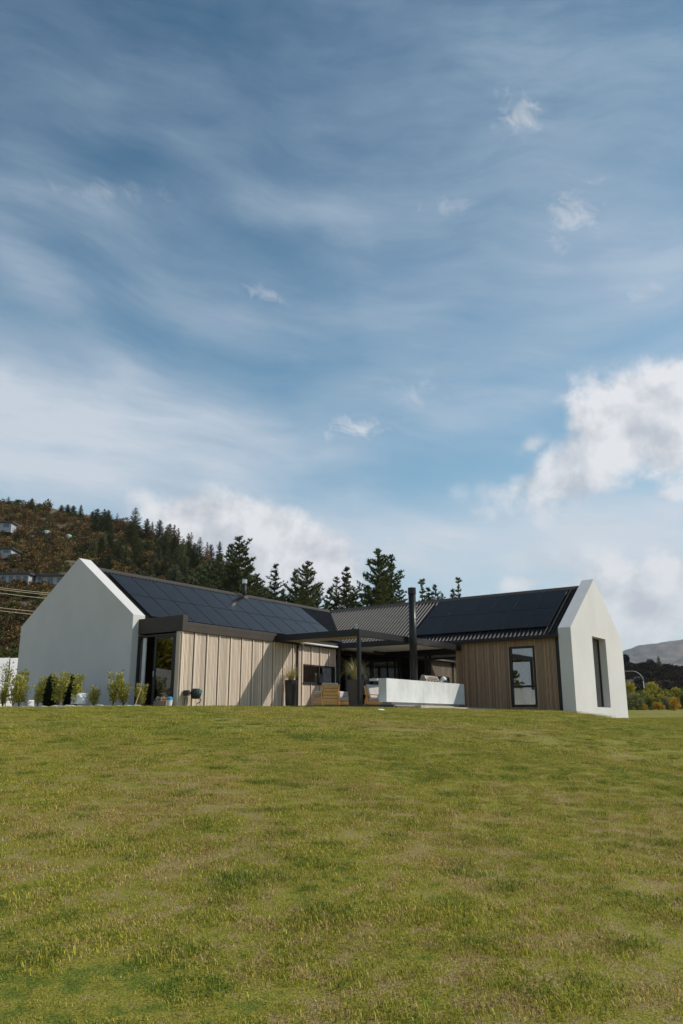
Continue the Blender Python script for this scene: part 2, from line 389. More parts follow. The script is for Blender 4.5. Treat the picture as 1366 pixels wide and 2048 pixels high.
# lawn colours: shared by the soil sheet and the blades, fixed to the place
def lawn_masks(n):
    p = wpos(n); x, y, z = sep(n, p); q = xyz(n, x, y, 0)
    big = noise(n, q, .16, 3, .55); mid = noise(n, xyz(n, x+13, y, 0), .75, 4, .62); sm = noise(n, xyz(n, x+31, y, 0), 3.0, 4, .62); vs_ = noise(n, xyz(n, x, y+17, 0), 10.0, 3, .6)
    dep = (x-CAM[0])*math.cos(YAW)+(y-CAM[1])*math.sin(YAW)              # drier and thinner on the low ground, greener up the slope
    green = (big-.5)*.55+(mid-.5)*.55+(sm-.5)*.62+(vs_-.5)*.75+.41+dep.ss(4.0, 13.0)*.115
    return q, green, mid, sm
def lawn_mat(name, blades):
    m = bpy.data.materials.new(name); m.use_nodes = True; n = m.node_tree; b = n.nodes['Principled BSDF']
    q, green, mid, sm = lawn_masks(n)
    dry, olive, grn = ((.49, .36, .105), (.39, .355, .043), (.195, .24, .028)) if blades else ((.28, .215, .075), (.23, .205, .032), (.12, .145, .02))
    c = mixc(n, green.ss(.34, .50), dry, olive); c = mixc(n, green.ss(.52, .70), c, grn)
    if blades:
        r = attr(n, 'rnd'); px_, py_, pz_ = sep(n, q); st_ = ((px_*.86-py_*.5+mid*1.6)*3.3)._m('SINE')*.07; k = r*1.15+.36+st_; c = mulc(n, c, xyz(n, k, k, k)); c = mixc(n, (r*9.7)._m('FRACT').ss(.90, .97)*.7, c, (.60, .50, .26))
        b.inputs['Roughness'].default_value = .55; b.inputs['Specular IOR Level'].default_value = .18
        t = n.nodes.new('ShaderNodeBsdfTranslucent'); n.links.new(c.o, t.inputs[0]); mx = n.nodes.new('ShaderNodeMixShader'); mx.inputs[0].default_value = .22
        n.links.new(b.outputs[0], mx.inputs[1]); n.links.new(t.outputs[0], mx.inputs[2]); n.links.new(mx.outputs[0], n.nodes['Material Output'].inputs[0])
    else:
        soil = noise(n, q, 14, 5, .7)
        c = mixc(n, (green*-1.0+.52).ss(0.0, .14)*soil.ss(.35, .6), c, (.26, .20, .085)); c = mixc(n, noise(n, q, 55, 3, .6).ss(.64, .70)*.5, c, (.38, .31, .17)); g2 = noise(n, q, 85, 4, .7).ss(.30, .68)*1.0+.42; c = mulc(n, c, xyz(n, g2, g2, g2))
        b.inputs['Roughness'].default_value = .95; b.inputs['Specular IOR Level'].default_value = .1
        bn = n.nodes.new('ShaderNodeBump'); bn.inputs['Strength'].default_value = .6; bn.inputs['Distance'].default_value = .02
        n.links.new(noise(n, q, 38, 6, .7).o, bn.inputs['Height']); n.links.new(bn.outputs[0], b.inputs['Normal'])
    n.links.new(c.o, b.inputs['Base Color']); MATS[name] = m; return m
mat('tuft_blade', (.17, .215, .026), .5, rnd=.5, hue=(.27, .27, .045), trans=.3, spec=.18); lawn_mat('lawn_soil', False); lawn_mat('lawn_blade', True)
me.materials.append(MATS['lawn_soil'])

# ------------------------------------------------------------------ house
W_, HP, HE, TG, XR, LG, HR = 6.832, 5.448, 3.0, .554, 13.022, 11.311, 5.19
T2 = .535; KP = (HP-HE)/(W_/2); YR = W_/2; XRR = XR+W_/2
house = thing('house', 'modern L-shaped house with white gable walls, pale timber cladding and dark solar roof', 'house', (6, 0, -.2))
def gable_poly(a0): return [(a0, -1.3), (a0, HE), (a0+W_/2, HP), (a0+W_, HE), (a0+W_, -1.3)]
m = MB(); pl = gable_poly(0)
m.hexa([(0, y, z) for y, z in pl], [(TG, y, z) for y, z in pl]); gl = m.build('gable_wall', 'plaster', house, bevel=.008)
gl['label'] = 'white plastered gable end wall standing in shade'
# right gable with a tall window opening
wx0, wx1, wz0, wz1 = 15.595, 17.404, -.135, 2.845
m = MB(); y0, y1 = -LG, -LG+T2
def slab(poly):
    m.hexa([(x, y0, z) for x, z in poly], [(x, y1, z) for x, z in poly])
top = lambda x: HE+KP*(min(x-XR, XR+W_-x))
slab([(XR, -1.3), (wx0, -1.3), (wx0, top(wx0)), (XR, HE)])
slab([(wx1, -1.3), (XR+W_, -1.3), (XR+W_, HE), (wx1, top(wx1))])
slab([(wx0, wz1), (wx1, wz1), (wx1, top(wx1)), (XRR, HP), (wx0, top(wx0))])
slab([(wx0, -1.3), (wx1, -1.3), (wx1, wz0), (wx0, wz0)])
bm = bmesh.new(); tmp = m.mesh('t', ['plaster']); bm.from_mesh(tmp); bmesh.ops.remove_doubles(bm, verts=bm.verts, dist=1e-4)
seen = {}
for f_ in list(bm.faces):                                   # drop the faces shared by two pieces
    seen.setdefault(tuple(sorted(v.index for v in f_.verts)), []).append(f_)
bmesh.ops.delete(bm, geom=[f_ for fs in seen.values() if len(fs) > 1 for f_ in fs], context='FACES_ONLY')
ins = [f_ for f_ in bm.faces if abs(f_.normal.x) > .99 and any(abs(f_.calc_center_median().x-q) < 1e-3 for q in (wx0, wx1)) and (f_.calc_center_median().z > wz1+.2 or f_.calc_center_median().z < wz0-.2)]
bmesh.ops.delete(bm, geom=ins, context='FACES_ONLY')
bm.to_mesh(tmp); bm.free()
gr_ = bpy.data.objects.new('gable_wall', tmp); COL.objects.link(gr_); gr_.parent = house; gr_.location = -house.location
gr_['label'] = 'sunlit white plastered gable end wall with a tall deep window'

def window(name, parent, axis, c, a0, a1, z0, z1, fr=.05, dep=.07, mull=(), trans=(), glass='glass', frame='frame_dark'):
    """axis 'x': plane x=c, spans a in y; axis 'y': plane y=c, spans a in x"""
    m = MB()
    def bx(m, p0, p1, q0, q1, d0, d1):
        if axis == 'x': m.box(c+d0, c+d1, p0, p1, q0, q1)
        else: m.box(p0, p1, c+d0, c+d1, q0, q1)
    h = dep/2
    if a0 > a1: a0, a1 = a1, a0
    bx(m, a0, a0+fr, z0, z1, -h, h); bx(m, a1-fr, a1, z0, z1, -h, h); bx(m, a0+fr, a1-fr, z0, z0+fr, -h, h); bx(m, a0+fr, a1-fr, z1-fr, z1, -h, h)
    for q in mull: bx(m, q-fr*.6, q+fr*.6, z0+fr, z1-fr, -h*.9, h*.9)
    for q in trans: bx(m, a0+fr, a1-fr, q-fr*.6, q+fr*.6, -h*.8, h*.8)
    fo = m.build(name, frame, parent)
    xs = sorted([a0+fr*.5]+list(mull)+[a1-fr*.5]); zs = sorted([z0+fr*.5]+list(trans)+[z1-fr*.5])
    for i in range(len(xs)-1):
        for j in range(len(zs)-1):
            p = MB(); bx(p, xs[i]+.01, xs[i+1]-.01, zs[j]+.01, zs[j+1]-.01, -.006, .006); p.build('pane', glass, fo)
    return fo
window('window', house, 'y', -LG+.34, wx0+.004, wx1-.004, wz0+.004, wz1-.004, fr=.07, dep=.08, mull=((wx0+wx1)/2,), glass='glass')

# timber cladding: a panel is a run of narrow vertical boards between two battens
def clad(axis, c, sgn, a0, a1, z0, z1, matn, parent, bw=.0645):
    m = MB(); n = max(1, round((a1-a0)/bw)); s = (a1-a0)/n
    for i in range(n):
        p, q = a0+i*s+.008, a0+(i+1)*s-.008; d = .022+random.uniform(-.003, .003)
        if axis == 'y': m.box(p, q, c, c+sgn*d, z0, z1)
        else: m.box(c, c+sgn*d, p, q, z0, z1)
    return m.build('cladding_panel', matn, parent)
WY = -2.165
m = MB(); m.box(.33, 7.03, WY, WY+.15, -.6, 2.31); m.box(9.25, 9.30, WY, WY+.15, -.6, 2.31); m.box(7.03, 9.25, WY, WY+.15, -.6, .78); m.box(7.03, 9.25, WY, WY+.15, 1.54, 2.31)
m.box(9.15, 9.30, WY+.15, -1.35, -.6, 2.31)
lw = m.build('wall', 'frame_dark', house); lw['label'] = 'pale sunlit timber wall with evenly spaced battens'
bat = [.34+.605*i for i in range(16)]
for i in range(15):
    a0, a1 = bat[i]+.048, min(bat[i+1]-.040, 9.25)
    if a1-a0 < .1: continue
    if a1 < 7.03: clad('y', WY, -1, a0, a1, -.35, 2.30, 'timber_pale', lw)
    elif a0 < 7.03:
        clad('y', WY, -1, a0, 7.03, -.35, 2.30, 'timber_pale', lw); clad('y', WY, -1, 7.03, a1, 1.545, 2.30, 'timber_pale', lw); clad('y', WY, -1, 7.03, a1, -.35, .775, 'timber_pale', lw)
    else:
        clad('y', WY, -1, a0, a1, 1.545, 2.30, 'timber_pale', lw); clad('y', WY, -1, a0, a1, -.35, .775, 'timber_pale', lw)
for i, b in enumerate(bat):
    if b > 9.26: continue
    segs = ((-.35, 2.30),) if (b < 7.0) else ((-.35, .775), (1.545, 2.30))
    for z0, z1 in segs:
        m = MB(); m.box(b, b+.045, WY-.052, WY, z0, z1, r=.8); m.build('batten', 'timber_pale', lw)
m = MB(); m.box(9.255, 9.30, WY-.05, WY-.002, -.35, 2.3, r=.9); m.build('batten', 'timber_pale', lw)
# the return of the cladding beside the sliding door
m = MB()
for k in range(4): m.box(.292, .332, -1.975-k*.05, -2.019-k*.05, -.35, 2.28, r=.3+.15*k)
m.build('corner_board', 'timber_pale', lw)
window('window', house, 'y', WY-.01, 7.035, 9.245, .785, 1.535, fr=.055, dep=.09, mull=(8.13,), glass='glass')
m = MB(); m.box(7.0, 9.28, WY-.07, WY-.022, .745, .783); m.build('window_sill', 'frame_dark', lw)
# sliding door in the end of the projecting room
door = MB(); X0, X1 = .29, .36
door.box(X0, X1, -.004, -.10, -.2, 2.24); door.box(X0, X1, -1.86, -1.972, -.2, 2.24); door.box(X0, X1, -.10, -1.86, 2.17, 2.24); door.box(X0, X1, -.10, -1.86, -.22, -.17)
df = door.build('sliding_door', 'frame_dark', house)
m = MB(); m.box(X0+.075, X0+.115, -.20, -.36, -.17, 2.17); m.build('curtain_edge', 'white_paint', df)
m = MB(); m.box(X0+.01, X0+.05, -.875, -1.0, -.16, 2.165); m.box(X0+.01, X0+.05, -1.80, -1.855, -.16, 2.165); m.box(X0+.01, X0+.05, -1.0, -1.80, 2.09, 2.165); m.box(X0+.01, X0+.05, -1.0, -1.80, -.16, -.08)
m.build('door_leaf', 'frame_dark', df)
m = MB(); m.box(X0+.026, X0+.034, -1.0, -1.80, -.08, 2.09); m.build('pane', 'glass_dark', df)
m = MB(); m.box(X0-.03, X0+.008, -.925, -.95, .78, .98); m.build('handle', 'steel', df)
m = MB(); m.hexa([(8.16, -1.99, .80), (8.62, -1.99, .80), (8.62, -1.99, 1.16), (8.55, -1.99, 1.25), (8.16, -1.99, 1.25)], [(8.16, -1.96, .80), (8.62, -1.96, .80), (8.62, -1.96, 1.16), (8.55, -1.96, 1.25), (8.16, -1.96, 1.25)]); tag(m.build('desk_panel', 'white_paint'), 'pale rounded panel standing inside the small timber-wall window', 'panel')
m = MB(); m.tube([(13.62, -9.35, -.18), (13.62, -9.35, .0), (13.62, -9.35, .22), (13.62, -9.35, .34), (13.62, -9.35, .38)], [.11, .16, .17, .12, .13], 16); tag(m.build('vase', 'vase', smooth=True), 'squat green vase inside the tall window', 'vase')
# portal blade over the door, fascia and flashing of the flat roof
m = MB(); m.box(.275, .50, -2.275, -.003, 2.295, 2.84); m.build('portal_fascia', 'fascia', house, bevel=.006)
m = MB(); m.box(.503, 9.33, -2.272, -2.12, 2.292, 2.475); m.build('fascia_board', 'fascia', house, bevel=.004)
for i in range(6):
    a0 = .505+i*.80; m = MB(); m.hexa([(a0, -2.262, 2.482), (a0+.792, -2.262, 2.482), (a0+.792, -2.262, 2.60), (a0, -2.262, 2.60)], [(a0, -2.12, 2.482), (a0+.792, -2.12, 2.482), (a0+.792, -2.16, 2.635), (a0, -2.16, 2.635)]); m.build('flashing', 'fascia', house)
m = MB(); m.box(.503, 13.2, -2.118, -.05, 2.30, 2.47); m.build('flat_roof', 'fascia', house)
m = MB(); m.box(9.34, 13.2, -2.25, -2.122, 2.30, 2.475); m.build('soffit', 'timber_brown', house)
m = MB(); m.tube([(6.66, -2.235, 2.28), (6.66, -2.235, -.2)], .042, 10); m.build('downpipe', 'frame_dark', house, smooth=True)

# roof
def zl(y): return HR-.04-KP*abs(YR-y)
def zr(x): return HR-.04-KP*abs(XRR-x)
rib, pit = .046, .19
nL = Vector((0, -KP, 1)).normalized(); nR = Vector((-KP, 0, 1)).normalized()
m = MB(); ylo = -.06; xlo = XR-.06+.06
def quadroof(pts): m.face(pts, r=.5)
quadroof([(TG-.05, ylo, zl(ylo)), (XR+ylo, ylo, zl(ylo)), (XRR, YR, zl(YR)), (TG-.05, YR, zl(YR))])
quadroof([(TG-.05, YR, zl(YR)), (XRR, YR, zl(YR)), (XR+W_, W_, zl(W_)), (TG-.05, W_, zl(W_))])
x = TG+.05
while x < XRR-.3:
    ya = max(ylo, x-XR+.03)
    a = Vector((x, ya, zl(ya))); b = Vector((x, YR, zl(YR)))
    if (b-a).length > .2:
        e = Vector((.038, 0, 0)); e2 = Vector((.016, 0, 0)); up = nL*rib
        m.face([a-e, b-e, b-e2+up, a-e2+up], .5); m.face([a-e2+up, b-e2+up, b+e2+up, a+e2+up], .5); m.face([a+e2+up, b+e2+up, b+e, a+e], .5); m.face([a-e, a-e2+up, a+e2+up, a+e], .5)
    x += pit
roofl = m.build('roof', 'roof_steel', house, fix=False)
roofl['label'] = 'dark ribbed steel roof slope carrying two long rows of solar panels'
m = MB(); XE = 13.0
m.face([(XE, -LG+T2-.02, zr(XE)), (XE, XE-XR, zr(XE)), (XRR, YR, zr(XRR)), (XRR, -LG+T2-.02, zr(XRR))], .5)
m.face([(XRR, -LG+T2-.02, zr(XRR)), (XRR, YR, zr(XRR)), (XR+W_, W_, zr(XR+W_)), (XR+W_, -LG+T2-.02, zr(XR+W_))], .5)
y = -LG+T2+.08
while y < YR-.3:
    xa = max(XE, y+XR+.03); a = Vector((xa, y, zr(xa))); b = Vector((XRR, y, zr(XRR)))
    if (b-a).length > .2:
        e = Vector((0, .038, 0)); e2 = Vector((0, .016, 0)); up = nR*rib
        m.face([a-e, b-e, b-e2+up, a-e2+up], .5); m.face([a-e2+up, b-e2+up, b+e2+up, a+e2+up], .5); m.face([a+e2+up, b+e2+up, b+e, a+e], .5); m.face([a-e, a-e2+up, a+e2+up, a+e], .5)
    y += pit
roofr = m.build('roof', 'roof_steel', house, fix=False)
roofr['label'] = 'dark ribbed steel roof slope half covered by solar panels'
m = MB(); s_ = .22
m.hexa([(TG+.0, YR-s_, zl(YR-s_)+.045), (TG, YR, HR+.03), (TG, YR+s_, zl(YR+s_)+.045), (TG, YR, HR-.06)], [(XRR-.0, YR-s_, zl(YR-s_)+.045), (XRR, YR, HR+.03), (XRR+s_, YR+s_, zl(YR+s_)+.045), (XRR, YR, HR-.06)]); m.build('ridge_cap', 'fascia', roofl)
m = MB(); ya = -LG+T2
m.hexa([(XRR-s_, ya, zr(XRR-s_)+.045), (XRR, ya, HR+.03), (XRR+s_, ya, zr(XRR+s_)+.045), (XRR, ya, HR-.06)], [(XRR-s_, YR-.0, zr(XRR-s_)+.045), (XRR, YR, HR+.028), (XRR+s_, YR+s_, zr(XRR+s_)+.045), (XRR, YR, HR-.06)]); m.build('ridge_cap', 'fascia', roofr)
m = MB(); vb, vt = Vector((XR-.05, -.05, zl(-.05)+.03)), Vector((XRR, YR, zl(YR)+.03)); sd = Vector((.07, -.07, 0))
m.face([vb+sd, vb-sd, vt-sd, vt+sd]); m.build('valley_flashing', 'black_metal', roofl, fix=False)
m = MB(); m.box(12.93, 13.05, -LG+T2+.002, -.3, 2.60, 2.745); m.build('gutter', 'roof_steel', house, bevel=.01)
m = MB(); m.box(13.055, 13.24, -LG+T2+.004, -1.3, 2.655, 2.69); m.build('soffit', 'fascia', house)
# solar panels
def solar(P0, du, dv, nrm, parent):
    """P0 corner, du along the ridge, dv down the slope"""
    m = MB(); t = nrm*.04; fr = .012
    def q(a, b, h): return P0+du*a+dv*b+nrm*h
    lu, lv = fr/du.length, fr/dv.length
    def bx(a0, a1, b0, b1, h0, h1, mi): m.hexa([q(a0, b0, h0), q(a1, b0, h0), q(a1, b1, h0), q(a0, b1, h0)], [q(a0, b0, h1), q(a1, b0, h1), q(a1, b1, h1), q(a0, b1, h1)], r=.5, mi=mi)
    bx(0, lu, 0, 1, 0, .04, 1); bx(1-lu, 1, 0, 1, 0, .04, 1); bx(lu, 1-lu, 0, lv, 0, .04, 1); bx(lu, 1-lu, 1-lv, 1, 0, .04, 1)
    bx(lu, 1-lu, lv, 1-lv, .012, .037, 0)
    return m.build('solar_panel', ['panel_glass', 'panel_frame'], parent)
ys = [3.03, 1.70, .37]
for rI in range(2):
    for cI in range(11):
        xa = 1.13+cI*1.111
        solar(Vector((xa, ys[rI]-.01, zl(ys[rI]-.01)))+nL*.075, Vector((1.078, 0, 0)), Vector((0, -1.305, -KP*1.305)), nL, roofl)
xs_ = [16.17, 14.845, 13.52]
for rI in range(2):
    for cI in range(6):
        yb = -10.20+cI*1.098
        solar(Vector((xs_[rI]-.01, yb, zr(xs_[rI]-.01)))+nR*.075, Vector((0, 1.068, 0)), Vector((-1.302, 0, -KP*1.302)), nR, roofr)
for yb in (-10.36,):
    m = MB(); p0 = Vector((16.12, yb, zr(16.12)))+nR*.05; p1 = Vector((13.1, yb, zr(13.1)))+nR*.05; e = Vector((0, .022, 0))
    m.hexa([p0-e, p0+e, p1+e, p1-e], [p0-e+nR*.05, p0+e+nR*.05, p1+e+nR*.05, p1-e+nR*.05]); m.build('mounting_rail', 'fascia', roofr)
# chimney of the long wing
m = MB(); m.tube([(9.16, 3.08, 4.85), (9.16, 3.08, 5.66)], .095, 20); ch = m.build('chimney', 'frame_dark', house, smooth=True)
m = MB(); m.tube([(9.16, 3.08, 5.66), (9.16, 3.08, 5.84)], .118, 20); m.tube([(9.16, 3.08, 5.845), (9.16, 3.08, 5.875)], [.125, .09], 20); m.build('cap', 'steel', ch)
m = MB(); m.hexa([(8.92, 2.84, zl(2.84)+.03), (9.40, 2.84, zl(2.84)+.03), (9.40, 3.3, zl(3.3)+.03), (8.92, 3.3, zl(3.3)+.03)], [(9.06, 2.98, 5.06), (9.26, 2.98, 5.06), (9.26, 3.18, 5.12), (9.06, 3.18, 5.12)]); m.build('flashing', 'fascia', ch)
# small vent on the inner slope
m = MB(); m.tube([(14.62, .37, zr(14.62)), (14.62, .37, 3.98)], .035, 10); m.tube([(14.62, .37, 3.98), (14.62, .37, 4.06)], .075, 12); m.build('roof_vent', 'steel', house)

# right wing walls
WX = 13.25
m = MB(); m.box(WX, WX+.15, -6.0, -8.52, -.8, 2.66); m.box(WX, WX+.15, -9.64, -LG+T2, -.8, 2.66); m.box(WX, WX+.15, -8.52, -9.64, 2.345, 2.66); m.box(WX, WX+.15, -8.52, -9.64, -.8, -.13)
rw = m.build('wall', 'frame_dark', house); rw['label'] = 'brown shaded timber wall with one tall window'
edges = [-6.0, -6.47, -7.02, -7.55, -8.03, -8.475, -9.685, -10.10, -10.60]
for i in range(len(edges)-1):
    a1, a0 = edges[i], edges[i+1]
    if i == 5:
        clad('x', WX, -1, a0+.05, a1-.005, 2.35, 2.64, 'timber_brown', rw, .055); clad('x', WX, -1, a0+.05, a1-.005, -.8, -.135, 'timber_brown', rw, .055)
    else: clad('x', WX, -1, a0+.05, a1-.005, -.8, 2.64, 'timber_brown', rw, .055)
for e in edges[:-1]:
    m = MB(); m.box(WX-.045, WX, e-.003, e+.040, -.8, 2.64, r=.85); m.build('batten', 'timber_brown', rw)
m = MB(); m.box(WX-.05, WX, -10.602, -LG+T2-.004, -.9, 2.64); m.build('corner_post', 'frame_dark', rw)
window('window', house, 'x', WX-.01, -9.63, -8.53, -.12, 2.335, fr=.075, dep=.11, trans=(.69,), glass='glass')
# glazed wall of the right wing and of the recess in the corner
window('glazed_wall', house, 'x', 13.32, -5.985, -1.36, -.17, 2.24, fr=.07, dep=.08, mull=(-2.72, -2.98, -4.37, -4.57), glass='glass')
m = MB(); m.box(13.26, 13.40, -5.985, -1.3, 2.24, 2.66); m.build('lintel', 'frame_dark', house)
window('glazed_wall', house, 'y', -1.40, 9.32, 13.27, -.17, 2.27, fr=.07, dep=.08, mull=(10.6, 11.9), glass='glass_dark')
# shell and rooms
m = MB(); m.box(TG+.01, XR+W_-.02, W_-.2, W_-.03, -1.0, 2.7); m.box(XR+W_-.2, XR+W_-.03, -LG+T2+.01, W_-.2, -1.0, 2.7); m.build('back_wall', 'plaster', house)
m = MB(); m.box(.4, 13.25, -2.0, W_-.21, -.6, -.19); m.box(13.42, XR+W_-.21, -LG+T2+.01, W_-.21, -.6, -.19); m.build('floor', 'interior_floor', house)
for bx_ in ((4.2, 4.3, -2.0, W_-.25, -.18, 2.28), (9.6, 9.7, .6, W_-.25, -.18, 2.28), (14.0, 19.6, -6.3, -6.2, -.18, 2.5), (14.6, 19.6, 1.2, 1.3, -.18, 2.5), (6.9, 9.0, -.4, -.3, -.18, 2.28)):
    m = MB(); m.box(*bx_); m.build('partition', 'interior', house)
m = MB(); m.box(TG+.02, 13.3, -.05, W_-.3, 2.48, 2.52); m.box(13.42, XR+W_-.25, -LG+T2+.02, W_-.3, 2.68, 2.72); m.build('ceiling', 'interior', house)

# ------------------------------------------------------------------ patio
m = MB(); m.box(5.10, 13.2, -7.75, -2.19, -.55, -.185); patio = struct(m.build('patio', 'paver'))
m = MB(); m.box(4.98, 5.095, -7.8, -2.24, -.55, -.155); m.box(5.095, 8.0, -7.86, -7.755, -.55, -.20); m.build('patio_edging', 'patio_edge', patio)
m = MB(); m.box(6.3, 8.75, -8.12, -7.87, -.5, -.172); tag(m.build('paving_step', 'paver', bevel=.01), 'pale stone step below the concrete counter', 'step')

# ------------------------------------------------------------------ pergola
pg = thing('pergola', 'black steel pergola with two roof bays filling the corner of the house', 'pergola', (9, -4.2, -.18))
def beam(x0, x1, y0, y1, z0, z1, n='beam', mt='black_metal', bv=.006): m = MB(); m.box(x0, x1, y0, y1, z0, z1); return m.build(n, mt, pg, bevel=bv)
beam(5.20, 5.33, -6.12, -2.28, 2.305, 2.545); beam(5.20, 13.18, -6.25, -6.122, 2.30, 2.54); beam(9.24, 9.37, -6.12, -2.28, 2.31, 2.53)
beam(5.33, 9.24, -2.39, -2.285, 2.33, 2.51); beam(9.37, 13.18, -2.39, -2.285, 2.33, 2.51); beam(13.06, 13.18, -6.12, -2.39, 2.31, 2.53)
beam(5.205, 5.325, -6.245, -6.125, -.18, 2.299, 'post'); beam(9.315, 9.415, -2.395, -2.29, -.18, 2.305, 'post', 'fascia')
m = MB(); m.tube([(6.6, -2.42, 2.36), (9.2, -2.42, 2.36)], .042, 10); m.build('blind_roller', 'louvre_white', pg, smooth=True)
m = MB(); m.tube([(9.45, -2.42, 2.36), (11.9, -2.42, 2.36)], .042, 10); m.build('blind_roller', 'louvre_white', pg, smooth=True)
# retracted louvres stacked beside the outer beam, closed roof over the second bay
for i in range(14):
    x = 5.40+i*.082; m = MB(); m.box(x, x+.022, -6.08, -2.43, 2.345, 2.50); m.build('louvre', 'tan_canvas', pg)
for i in range(18):
    x = 9.42+i*.201; m = MB(); m.hexa([(x, -6.08, 2.40), (x+.196, -6.08, 2.425), (x+.196, -2.43, 2.425), (x, -2.43, 2.40)], [(x, -6.08, 2.425), (x+.196, -6.08, 2.45), (x+.196, -2.43, 2.45), (x, -2.43, 2.425)]); m.build('louvre', 'louvre_white', pg)
for p in ((6.72, -2.40), (9.5, -2.42)):
    m = MB(); m.tube([(p[0], p[1], 2.30), (p[0], p[1]-.06, 2.25)], [.03, .045], 10); m.build('spotlight', 'steel', pg)

# ------------------------------------------------------------------ concrete kitchen counter, flue, grill, lamp
ct = thing('concrete_counter', 'long pale concrete outdoor kitchen counter floating on a recessed plinth', 'counter', (8.8, -6.8, -.18))
m = MB(); m.box(5.80, 8.43, -7.0, -6.66, -.045, .785); m.build('front_panel', 'concrete', ct, bevel=.006)
m = MB(); m.box(8.436, 11.86, -7.0, -6.66, -.045, .785); m.build('front_panel', 'concrete', ct, bevel=.006)
m = MB(); m.box(5.72, 11.86, -6.655, -6.32, .70, .782); m.build('counter_top', 'concrete', ct, bevel=.006)
m = MB(); m.box(6.3, 11.5, -6.90, -6.40, -.19, -.05); m.build('plinth', 'concrete_dark', ct)
m = MB(); m.box(6.5, 11.7, -6.65, -6.36, -.045, .695); m.build('cabinet', 'frame_dark', ct)
fl = thing('flue', 'tall black chimney flue rising from the concrete counter', 'flue', (8.66, -6.46, .785))
m = MB(); m.tube([(8.66, -6.46, .785), (8.66, -6.46, 4.22)], .150, 28); m.build('pipe', 'flue_black', fl, smooth=True)
m = MB(); m.tube([(8.66, -6.46, 4.225), (8.66, -6.46, 4.48)], .163, 28); m.build('cowl', 'flue_black', fl)
for z in (1.95, 3.2): m = MB(); m.tube([(8.66, -6.46, z), (8.66, -6.46, z+.025)], .155, 28); m.build('joint_band', 'flue_black', fl)
bq = thing('barbecue', 'bronze hooded gas barbecue on the concrete counter', 'barbecue', (9.85, -6.5, .785))
m = MB(); m.hexa([(9.30, -6.64, .79), (10.42, -6.64, .79), (10.42, -6.34, .79), (9.30, -6.34, .79)], [(9.30, -6.64, .90), (10.42, -6.64, .90), (10.42, -6.34, .90), (9.30, -6.34, .90)]); m.build('body', 'bbq', bq, bevel=.01)
m = MB(); m.hexa([(9.32, -6.64, .905), (9.32, -6.56, 1.04), (9.32, -6.42, 1.08), (9.32, -6.34, .905)], [(10.40, -6.64, .905), (10.40, -6.56, 1.04), (10.40, -6.42, 1.08), (10.40, -6.34, .905)]); m.build('hood', 'bbq', bq, bevel=.015)
m = MB(); m.tube([(9.45, -6.67, .97), (10.27, -6.67, .97)], .014, 8); m.build('handle', 'black_metal', bq)
for i in range(4): m = MB(); x = 9.5+i*.24; m.tube([(x, -6.642, .845), (x, -6.675, .845)], .026, 10); m.build('knob', 'black_metal', bq)
lp = thing('table_lamp', 'small white dome lamp on a curved stem on the counter', 'lamp', (10.9, -6.5, .785))
m = MB(); m.tube([(10.72, -6.5, .79), (10.74, -6.5, .86), (10.84, -6.5, .90), (10.93, -6.5, .86), (10.95, -6.5, .79)], .012, 8); m.tube([(10.93, -6.5, .86), (11.0, -6.5, .93)], .012, 8); m.build('stem', 'white_paint', lp)
m = MB(); m.tube([(11.0, -6.5, .93), (11.0, -6.5, 1.0), (11.0, -6.5, 1.05), (11.0, -6.5, 1.08)], [.125, .12, .085, .02], 18); m.build('shade', 'white_paint', lp, smooth=True)

